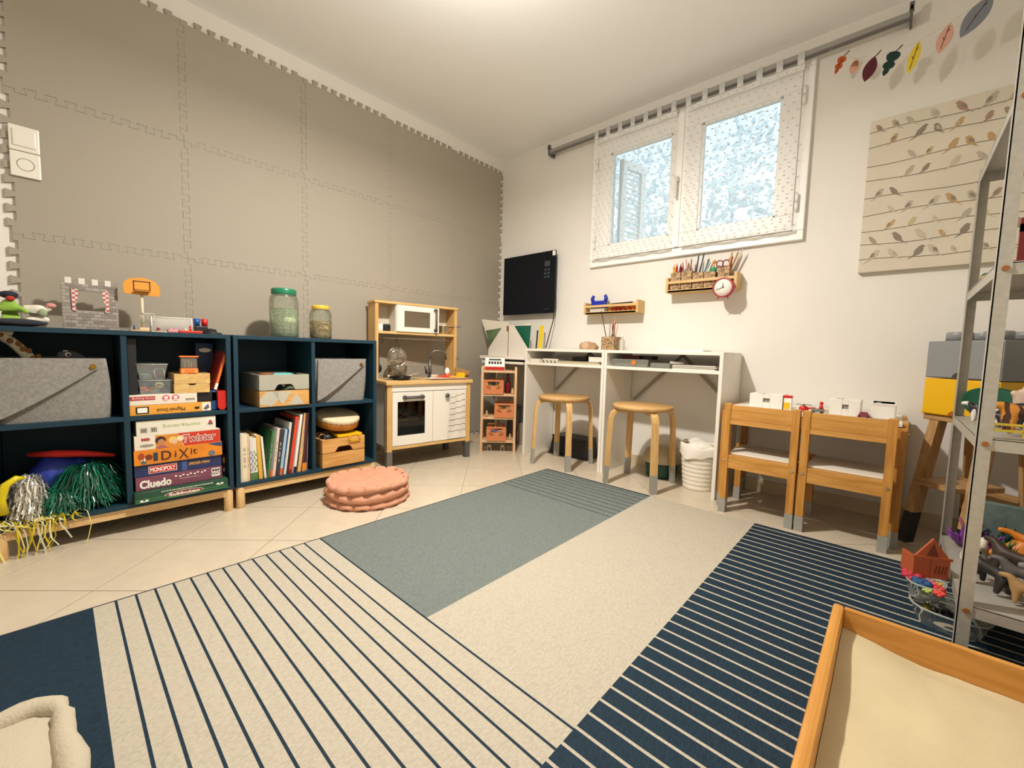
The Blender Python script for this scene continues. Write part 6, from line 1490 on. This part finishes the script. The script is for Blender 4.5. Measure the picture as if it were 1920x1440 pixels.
    animal('toy_frog', mat('2f5a3c', .5), 'small green and yellow toy on the left edge of the third rack shelf', 2.832, -.66, z, 1.2, .5); solo('toy_blossom', MB().ball((0, 0, .014), (.016, .016, .014), 12, jit=.1), mat('dba62f', .5), 'yellow round toy on the left edge of the third rack shelf', 'toy', (2.828, -.72, z))
    animal('toy_dolphin', mat('44518a', .5), 'blue toy animal at the third rack shelf edge', 2.840, -.84, z, 1.3, .6, leg=.03)
    solo('toy_bottle', MB().cyl((0, 0, 0), (0, 0, .035), .010, .008, n=12), mat('d8dcc8', .4), 'pale toy bottle beside the blue toy animal', 'toy', (2.832, -.775, z))
    z = ZS[3]+.0025
    o = MB().tube([(0, 0, .012), (.01, .05, .018), (-.004, .09, .012), (.004, .14, .010)], [.010, .014, .011, .006], 8); solo('dark_toy', o, mat('1a1730', .4), 'dark indigo toy dragon on the left edge of the top rack shelf', 'toy', (2.828, -.80, z))
    # lowest shelf
    z = ZS[0]+.0025
    cor = MB(); rnd = random.Random(5)
    for i in range(16):
        a = 2*PI*i/16; cor.tube([(0, 0, .01), (.02*math.cos(a), .02*math.sin(a), .025), (.04*math.cos(a)+rnd.uniform(-.01, .01), .04*math.sin(a), .03+rnd.uniform(0, .03))], [.010, .008, .003], 6)
    pm = mat('6d2d80', .5)
    for x, y, lab in ((2.845, -.62, 'violet coral-like toy at the left back corner of the lowest rack shelf'), (2.93, -.66, 'violet coral-like toy in the middle of the lowest rack shelf'), (2.905, -.575, 'violet coral-like toy farthest back on the lowest rack shelf')):
        c2 = bpy.data.meshes.get('coral_mesh') or cor.mesh('coral_mesh', pm); solo('purple_coral', c2, None, lab, 'toy coral', (x, y, z), random.random()*6, 'violet toy corals')
    cp = MB()
    for i in range(7): a = i*.9; cp.tube([(0, 0, 0), (.012*math.cos(a), .012*math.sin(a), .04), (.03*math.cos(a), .03*math.sin(a), .075+.01*(i % 3))], [.008, .006, .003], 6)
    solo('pink_coral', cp, mat('8e4a4e', .6), 'dusty pink branching toy coral behind the violet ones', 'toy coral', (2.868, -.548, z))
    creature('toy_dinosaur', [(0, 0, .05), (.03, 0, .07), (.045, 0, .11), (.04, 0, .15), (.005, 0, .165), (-.03, 0, .04), (-.07, 0, .02), (.01, .022, .03), (.015, .024, .004), (.01, -.022, .03), (.015, -.024, .004), (-.02, .01, .10), (-.045, .012, .10)],
             [(0, 1), (1, 2), (2, 3), (3, 4), (0, 5), (5, 6), (0, 7), (7, 8), (0, 9), (9, 10), (1, 11), (11, 12)], [.028, .024, .017, .016, .010, .018, .006, .014, .012, .014, .012, .008, .008], mat('d07a1c', .5), 'orange toy dinosaur on the lowest rack shelf', 'toy animal', (2.958, -.70, z), math.radians(10), 1.05, 'toy animals on the metal rack')
    animal('toy_sheep', mat('ddd4c4', .7), 'white toy sheep at the left edge of the lowest rack shelf', 2.862, -.74, z, 1.1, .8, leg=.03); animal('toy_cow', stripes('2b2220', 'd0c8bc', 9), 'small spotted toy calf in front of the white sheep', 2.852, -.83, z, 1.2, .5)
    animal('toy_bull', mat('3a2c24', .55), 'dark brown toy bull in the middle of the lowest rack shelf', 2.94, -.80, z, 2.4, .9); animal('toy_wolf', mat('5b5450', .55), 'grey toy wolf on the lowest rack shelf', 2.945, -.915, z, 2.9, .8); animal('toy_bear', mat('23201f', .55), 'black toy bear near the front left post of the lowest shelf', 2.872, -.955, z, 2.2, .85, neck=.018); animal('toy_elephant', mat('7d7874', .55), 'pale grey toy elephant on the lowest rack shelf', 3.0, -.935, z, 3.3, .9); animal('toy_crocodile', mat('30363f', .5), 'slate toy crocodile at the front of the lowest rack shelf', 3.01, -1.02, z, 3.0, .9, leg=.02, neck=.006)
    animal('toy_goat', mat('9b7a4a', .55), 'tan toy goat at the right front of the lowest rack shelf', 2.94, -1.02, z, 2.8, .7)
    fo = MB()
    for i in range(60):
        a, q = random.uniform(0, 6.28), random.uniform(.2, 1); d = Vector((math.cos(a)*q*.05, math.sin(a)*q*.03, .04+.05*random.random())); s = Vector((-d.y, d.x, 0)).normalized()*.008
        fo.face([Vector((0, 0, 0)), d*.6+s, d, d*.6-s])
    for x, y, c, lab in ((2.955, -.56, '2f5a4c', 'dark green toy bush at the back of the lowest rack shelf'), (3.03, -.58, '24604c', 'bluish green toy bush at the right back of the lowest rack shelf'), (2.925, -.735, '3f6a34', 'small green toy shrub beside the violet corals')):
        me = fo.mesh('foliage', mat(c, .6)) if isinstance(fo, MB) and fo.bm.is_valid else bpy.data.meshes['foliage'].copy(); me.materials.clear(); me.materials.append(mat(c, .6)); solo('toy_bush', me, None, lab, 'toy bush', (x, y, z), random.random()*3, 'toy bushes'); 
    solo('grey_bag', MB().box(-.09, .09, 0, .02, 0, .15, .006), mat('5f716b', .7, bump=.5, bscale=40, var=.2, vscale=30), 'grey-green padded bag standing at the back of the lowest rack shelf', 'bag', (2.965, -.535, z))
    # red toy barn leaning on the rack, plastic tubs on the floor
    t = thing('toy_barn', 'terracotta toy barn with a pitched front leaning against the rack', 'toy barn', (2.756, -.965, .122), math.radians(28)); t.scale = (.8, .8, .8); bm_ = mat('a8512c', .6); bd = mat('6b2c16', .6)
    obj('barn_front', MB().prism([(-.055, 0), (.055, 0), (.055, .075), (.0, .150), (-.055, .075)], 0, .008), bm_, t)
    for x in (-.055, .047): obj('barn_side', MB().box(x, x+.008, .008, .07, 0, .075), bm_, t)
    obj('doorway', MB().prism([(-.022, .075), (.022, .075), (0, .135)], -.001, -.0002), bd, t); obj('beam', MB().box(-.06, .06, -.004, 0, .072, .082).box(-.003, .003, -.003, 0, 0, .075), bm_, t)
    for k in range(4): obj('plank_mark', MB().prism([(.010+.010*k, .02), (.014+.010*k, .02), (.006+.010*k+.012, .05), (.002+.010*k+.012, .05)], -.0012, -.0002), bd, t)
    cl = clear('e9efe8', .12, .5, 'cfd3ca')
    def tub(x, y, z, rx, ry, h, rz, lab):
        t = thing('clear_tub', lab, 'tub', (x, y, z), rz, 'clear tubs beside the metal rack')
        b = MB(); n = 28; vs = []
        for k, zz in ((.78, 0), (.9, h*.4), (1, h), (1.05, h), (1.05, h-.004)):
            for i in range(n): a = 2*PI*i/n; e = .75; vs.append((rx*k*math.copysign(abs(math.cos(a))**e, math.cos(a)), ry*k*math.copysign(abs(math.sin(a))**e, math.sin(a)), zz))
        b._add(vs, [(j*n+i, j*n+(i+1) % n, (j+1)*n+(i+1) % n, (j+1)*n+i) for j in range(4) for i in range(n)], None, 0, True); b.face([vs[i] for i in range(n)])
        obj('bowl', b, cl, t); return t
    T = tub(2.800, -.985, .0065, .082, .082, .058, math.radians(-6), 'wide clear tub of dark metallic pieces on the rug beside the rack')
    tub(2.748, -.955, .066, .043, .075, .052, math.radians(-4), 'clear tub of artificial flowers stacked behind the wide tub')
    for i in range(9):
        c = ('8d8a84', '3a3f4a', 'b5b0a6')[i % 3]; solo('metal_piece', MB().ball((0, 0, .012), (.018, .013, .012), 10), mat(c, .2, metal=.8), ('first', 'second', 'third', 'fourth', 'fifth', 'sixth', 'seventh', 'eighth', 'ninth')[i]+' shiny toy piece in the wide clear tub, counted from the left rear', 'toy', (2.765+.034*(i % 3), -.94-.042*(i//3), .009), random.random()*3, 'shiny pieces in the wide tub')
    solo('olive_toy', MB().cyl((0, 0, 0), (.0, .03, .045), .012, .006, n=8), mat('7a7420', .5), 'olive toy plant at the left end of the wide tub', 'toy', (2.752, -1.02, .012))
    for i, (dx, dy, c, n_, r) in enumerate(((-.045, -.01, 'b52a3e', 'crimson', .028), (-.015, -.055, '1d4a78', 'blue', .026), (.012, -.02, 'd0607a', 'pink', .018), (.03, -.055, 'c9322e', 'red', .020), (.0, -.08, 'a9bf5a', 'lime', .013), (-.02, .04, 'cf3a52', 'rose', .024), (.035, .01, 'dba43a', 'amber', .013), (.035, -.085, 'd9463a', 'coral red', .016))):
        f = MB()
        for k in range(12):
            a = 2*PI*k/12; q = .55+.45*(k % 2); f.ball((r*.55*math.cos(a)*q, r*.55*math.sin(a)*q, r*(.5+.3*(k % 3)/2)), (r*.42, r*.42, r*.34), 6)
        solo('artificial_flower', f, mat(c, .7), n_+' artificial flower in the clear tub beside the rack', 'flower', (2.748+dx*.7, -.965+dy*.8, .100), 0, 'artificial flowers in the clear tub')
rack_things()

# ================================================================ SAND TRAY
def sand_tray():
    x0, x1, y1, y0 = 2.557, 3.10, -1.292, -2.42; h = .10; w = .024; m = wood('d0964a', 'c0853a', (40, 5, 40)); mx = wood('d0964a', 'c0853a', (5, 40, 40)); zb = .0065
    t = thing('sand_tray', 'wooden sand tray with a raised rim in the right foreground', 'sand tray', ((x0+x1)/2, (y0+y1)/2, zb)); a, b = (x1-x0)/2, (y1-y0)/2
    for x in (-a, a-w): obj('long_rim', MB().box(x, x+w, -b, b, 0, h, .009), m, t)
    for y in (-b, b-w*.6): obj('short_rim', MB().box(-a+w, a-w, y, y+w*.6, 0, h-.002, .004), mx, t)
    obj('tray_floor', MB().box(-a+.01, a-.01, -b+.008, b-.008, .002, .008), mx, t)
    n, k = 40, 70; mb = MB(); vs = []; ax, by = a-w-.001, b-w*.6-.001
    from mathutils import noise
    for j in range(k+1):
        for i in range(n+1):
            x, y = -ax+2*ax*i/n, -by+2*by*j/k
            e = min((x+ax), (by-y))
            z = .034+.008*noise.noise(Vector((x*5, y*5, 0)))+.003*noise.noise(Vector((x*18, y*18, 3)))+.014*math.exp(-((x+ax*.95)/.09)**2-((y-by*.86)/.14)**2)-.012*math.exp(-((by-y)/.05)**2)*min(1, (x+ax)/.15)
            vs.append((x, y, z))
    mb._add(vs, [(j*(n+1)+i, j*(n+1)+i+1, (j+1)*(n+1)+i+1, (j+1)*(n+1)+i) for j in range(k) for i in range(n)], None, 0, True)
    s = solo('play_sand', mb, mat('cfc09b', .95, bump=.5, bscale=700, var=.05, vscale=9, spec=.1), 'fine beige play sand filling the wooden tray', 'sand', ((x0+x1)/2, (y0+y1)/2, zb), kind='stuff')
sand_tray()

# ================================================================ CUSHIONS
def tufted(name, label, shape, z0, h, m, loc, rz, n=96):
    """box-edged floor cushion: puffy band segments between stitched rolls"""
    t = thing(name, label, 'cushion', loc, rz)
    prof = [(.0, 0), (.80, .0), (.955, .002), (1.0, h*.10), (.995, h*.20), (.885, h*.27), (.965, h*.36), (.985, h*.48), (.965, h*.60), (.875, h*.68), (.965, h*.76), (.975, h*.88), (.945, h*.98), (.88, h*1.02), (.845, h*.955), (.78, h*.96), (.45, h*.985), (.18, h*.985), (0, h*.985)]
    mb = MB(); vs = []
    for pi, (k, z) in enumerate(prof):
        for i in range(n):
            a = 2*PI*i/n; bx, by = shape(a)
            puff = abs(math.sin(a*8+(.5 if 3 <= pi <= 5 else 1.3 if 6 <= pi <= 9 else 2.1)))**.45
            kk = k*(1-(.085*(1-puff) if 2 <= pi <= 13 else 0)); zz = z+(.005*math.sin(a*3+pi*.3)+.012*(puff-.75) if 5 < pi < 15 else 0)
            if pi > 13: zz += .004*math.sin(a*5+k*7)
            vs.append((bx*kk, by*kk, max(zz, 0)))
    k_ = len(prof)
    mb._add(vs, [(i*n+j, i*n+(j+1) % n, (i+1)*n+(j+1) % n, (i+1)*n+j) for i in range(k_-1) for j in range(n)], None, 0, True)
    bmesh.ops.remove_doubles(mb.bm, verts=mb.bm.verts[:], dist=.0004)
    o = obj('stuffed_cover', mb, m, t)
    return t
pk = mat('d3997c', .9, bump=.5, bscale=220, var=.05, vscale=12, spec=.15)
c = tufted('round_floor_cushion', 'round terracotta pink floor cushion on the tiles before the shelf', lambda a: (.205*math.cos(a), .205*math.sin(a)), 0, .108, pk, (.710, -1.648, .0006), .4)
obj('carry_loop', MB().tube([(-.198, -.05, .05), (-.225, -.058, .035), (-.232, -.06, .015), (-.215, -.055, .006), (-.195, -.05, .012)], .004, 6), pk, c)
def square_cushion():
    t = thing('square_floor_cushion', 'square cream floor cushion in the left foreground corner', 'cushion', (1.728, -2.912, .0066), math.radians(4))
    m = mat('bdb29c', .9, bump=.5, bscale=220, spec=.1); A = .205; rnd = random.Random(9)
    def ring(half, r, n=18):
        out = []
        for cx, cy, t0 in ((half-r, half-r, 0), (-half+r, half-r, PI/2), (-half+r, -half+r, PI), (half-r, -half+r, 1.5*PI)):
            out += [(cx+r*math.cos(t0+PI/2*i/4), cy+r*math.sin(t0+PI/2*i/4)) for i in range(5)]
            nx, ny = {0: (-1, 0), 1: (0, -1), 2: (1, 0), 3: (0, 1)}[int(round(t0/(PI/2)))]
            L = 2*(half-r); out += [(out[-1][0]+nx*L*k/n, out[-1][1]+ny*L*k/n) for k in range(1, n)]
        return out
    mb = MB(); vs = []; rows = [(.0, .0), (A*.9, .0), (A, .012), (A*1.01, .04), (A*.99, .066), (A*.93, .072), (A*.72, .080), (A*.4, .086), (0.001, .088)]
    N = len(ring(A, .04))
    for h, z in rows:
        h = max(h, .001); R = ring(h, h*.2)
        for i, (x, y) in enumerate(R): vs.append((x, y, z+(.0035*math.sin(x*31+1)*math.sin(y*27) if z > .07 else 0)))
    mb._add(vs, [(i*N+j, i*N+(j+1) % N, (i+1)*N+(j+1) % N, (i+1)*N+j) for i in range(len(rows)-1) for j in range(N)], None, 0, True)
    obj('stuffed_cover', mb, m, t)
    for z, nm in ((.068, 'top_roll'), (.018, 'bottom_roll')):
        P = ring(A+.004, .045); rad = [.0185+.0035*math.sin(i*.55)+.002*rnd.uniform(-1, 1)-(.006 if i % 11 == 0 else 0) for i in range(len(P))]
        obj('edge_roll', MB().tube([(x+.002*math.sin(i*.7), y+.002*math.cos(i*.9), z+.003*math.sin(i*.4)) for i, (x, y) in enumerate(P)], rad, 10, closed=True), m, t)
    obj('carry_loop', MB().tube([(.205, .13, .03), (.235, .12, .026), (.245, .10, .018), (.235, .075, .014), (.21, .065, .02)], .009, 8), mat('8a6a4a', .8), t)
square_cushion()

# ================================================================ PICTURE AND GARLAND
def picture():
    W, H = .70, .706; t = thing('bird_picture', 'square canvas of small birds perched on wires', 'picture', (2.465, -.032, 1.186))
    obj('canvas', MB().box(0, W, 0, .031, 0, H, .002), mat('d6ccb8', .8, var=.05, vscale=5), t)
    wm = mat('6d5c48', .7); rnd = random.Random(11); ys = [.055, .128, .195, .268, .343, .425, .497, .585, .648]
    bc = [mat(c, .7) for c in ('a2937f', 'b3a792', '8a7d6e', 'b9986a', 'b5aa96', 'c0b284', 'a38472', 'c1b59f')]
    for wz in ys:
        s = .02; n = 10
        P = [(W*i/n, wz+.006*math.sin(i*.9+wz*20)) for i in range(n+1)]
        mb = MB(); vs = [(x, -.0006, z) for x, z in P]+[(x, -.0006, z+.0028) for x, z in P]; mb._add(vs, [(i, i+1, n+2+i, n+1+i) for i in range(n)]); obj('painted_wire', mb, wm, t)
        x = rnd.uniform(.02, .09)
        while x < W-.03:
            if rnd.random() < .8:
                k = rnd.uniform(.75, 1.2); f = rnd.choice((-1, 1)); m = rnd.choice(bc); lean = rnd.uniform(.2, 1.1)
                b = [(-.030, -.016), (-.012, .002), (-.010, .018), (.002, .034), (.010, .040), (.018, .036), (.020, .033), (.015, .030), (.014, .016), (.006, .004), (-.006, -.002)]
                b = [(x+f*k*(px*math.cos(lean-.7)-pz*math.sin(lean-.7)*.5), wz+.004+k*(pz*(.75+.25*math.cos(lean)))) for px, pz in b]
                if f < 0: b = b[::-1]
                o = obj('painted_bird', MB().prism(b, -.0012, -.0004), m, t)
                if rnd.random() < .6: obj('painted_wing', MB().prism([(x+f*k*px, wz+.006+k*pz) for px, pz in ((-.012, .004), (-.004, .022), (.006, .022), (.002, .008))][::f], -.0017, -.0012), bc[2 if rnd.random() < .5 else 1], o)
            x += rnd.uniform(.05, .095)
picture()
def garland():
    t0 = Vector((2.285, -.075, 2.275)); pts = [t0, Vector((2.345, -.10, 2.205)), Vector((2.40, -.12, 2.160)), Vector((2.465, -.14, 2.132)), Vector((2.535, -.15, 2.118)), Vector((2.61, -.155, 2.125)), Vector((2.70, -.16, 2.150)), Vector((2.81, -.165, 2.205)), Vector((2.95, -.17, 2.29)), Vector((3.137, -.17, 2.38))]
    solo('garland_string', MB().tube(pts, .0009, 5), mat('d8cdb8', .8), 'thin string of the leaf garland slung from the curtain rail', 'string')
    def leaf(i, poly, c, lab, vein, tilt, stem=None):
        p = pts[i]; t = thing('garland_leaf', lab, 'paper leaf', p, 0, 'leaf garland by the window'); t.rotation_euler = (0, tilt, math.radians(random.uniform(-12, 12)))
        obj('leaf_blade', MB().prism(poly, -.0012, .0012), mat(c, .8), t)
        if stem: obj('stem', MB().tube([(0, 0, -.004), (.008, 0, .010), (.014, 0, .024)], .0025, 6), mat(stem, .7), t)
        v = MB()
        for q in vein: v.tube([(x, -.002, z) for x, z in q], .0011, 5)
        if vein: obj('stitched_vein', v, mat('5b2c1e', .8), t)
    def lens(w, L, n=9): 
        R = [(w*math.sin(PI*k/n)**.8, -L*k/n) for k in range(1, n)]
        return [(0, 0)]+R+[(0, -L)]+[(-x, z) for x, z in R[::-1]]
    def lobes(w, L):
        R = [(.7, .04), (1, .16), (.85, .30), (.45, .40), (.85, .52), (.8, .64), (.4, .72), (.45, .84), (.2, .96)]
        P = [(w*x, -L*z) for x, z in R]; return [(0, 0)]+P+[(0, -L)]+[(-x, z) for x, z in P[::-1]]
    mid = lambda L: [[(0, -.012), (0, -L*.85)], [(0, -L*.3), (.006, -L*.22)], [(0, -L*.55), (-.006, -L*.47)]]
    leaf(1, lobes(.018, .078), 'b8571c', 'orange oak-shaped paper leaf, first from the curtain rail', mid(.078), .35, '7a3c1c')
    leaf(2, lens(.018, .066), 'd9a184', 'small salmon paper leaf with fine lines, second on the garland', [[(x*.5, -.012), (x, -.034)] for x in (-.012, -.006, 0, .006, .012)], .25)
    leaf(3, lens(.024, .105), '5c1f2b', 'burgundy pointed paper leaf, third on the garland', [[(0, -.02), (0, -.08)]], .28, '4a2028')
    leaf(4, lobes(.025, .098), '10352f', 'dark green lobed paper leaf, fourth on the garland', [], .35, '10252a')
    leaf(5, lens(.019, .125), 'e0c43a', 'yellow slender paper leaf, fifth on the garland', mid(.125), .22)
    leaf(6, lens(.024, .110), 'd9a592', 'pale pink paper leaf, sixth on the garland', mid(.11), .25)
    leaf(7, lens(.034, .150), '7e838a', 'blue-grey large paper leaf, last in view on the garland', mid(.15), .55)
garland()
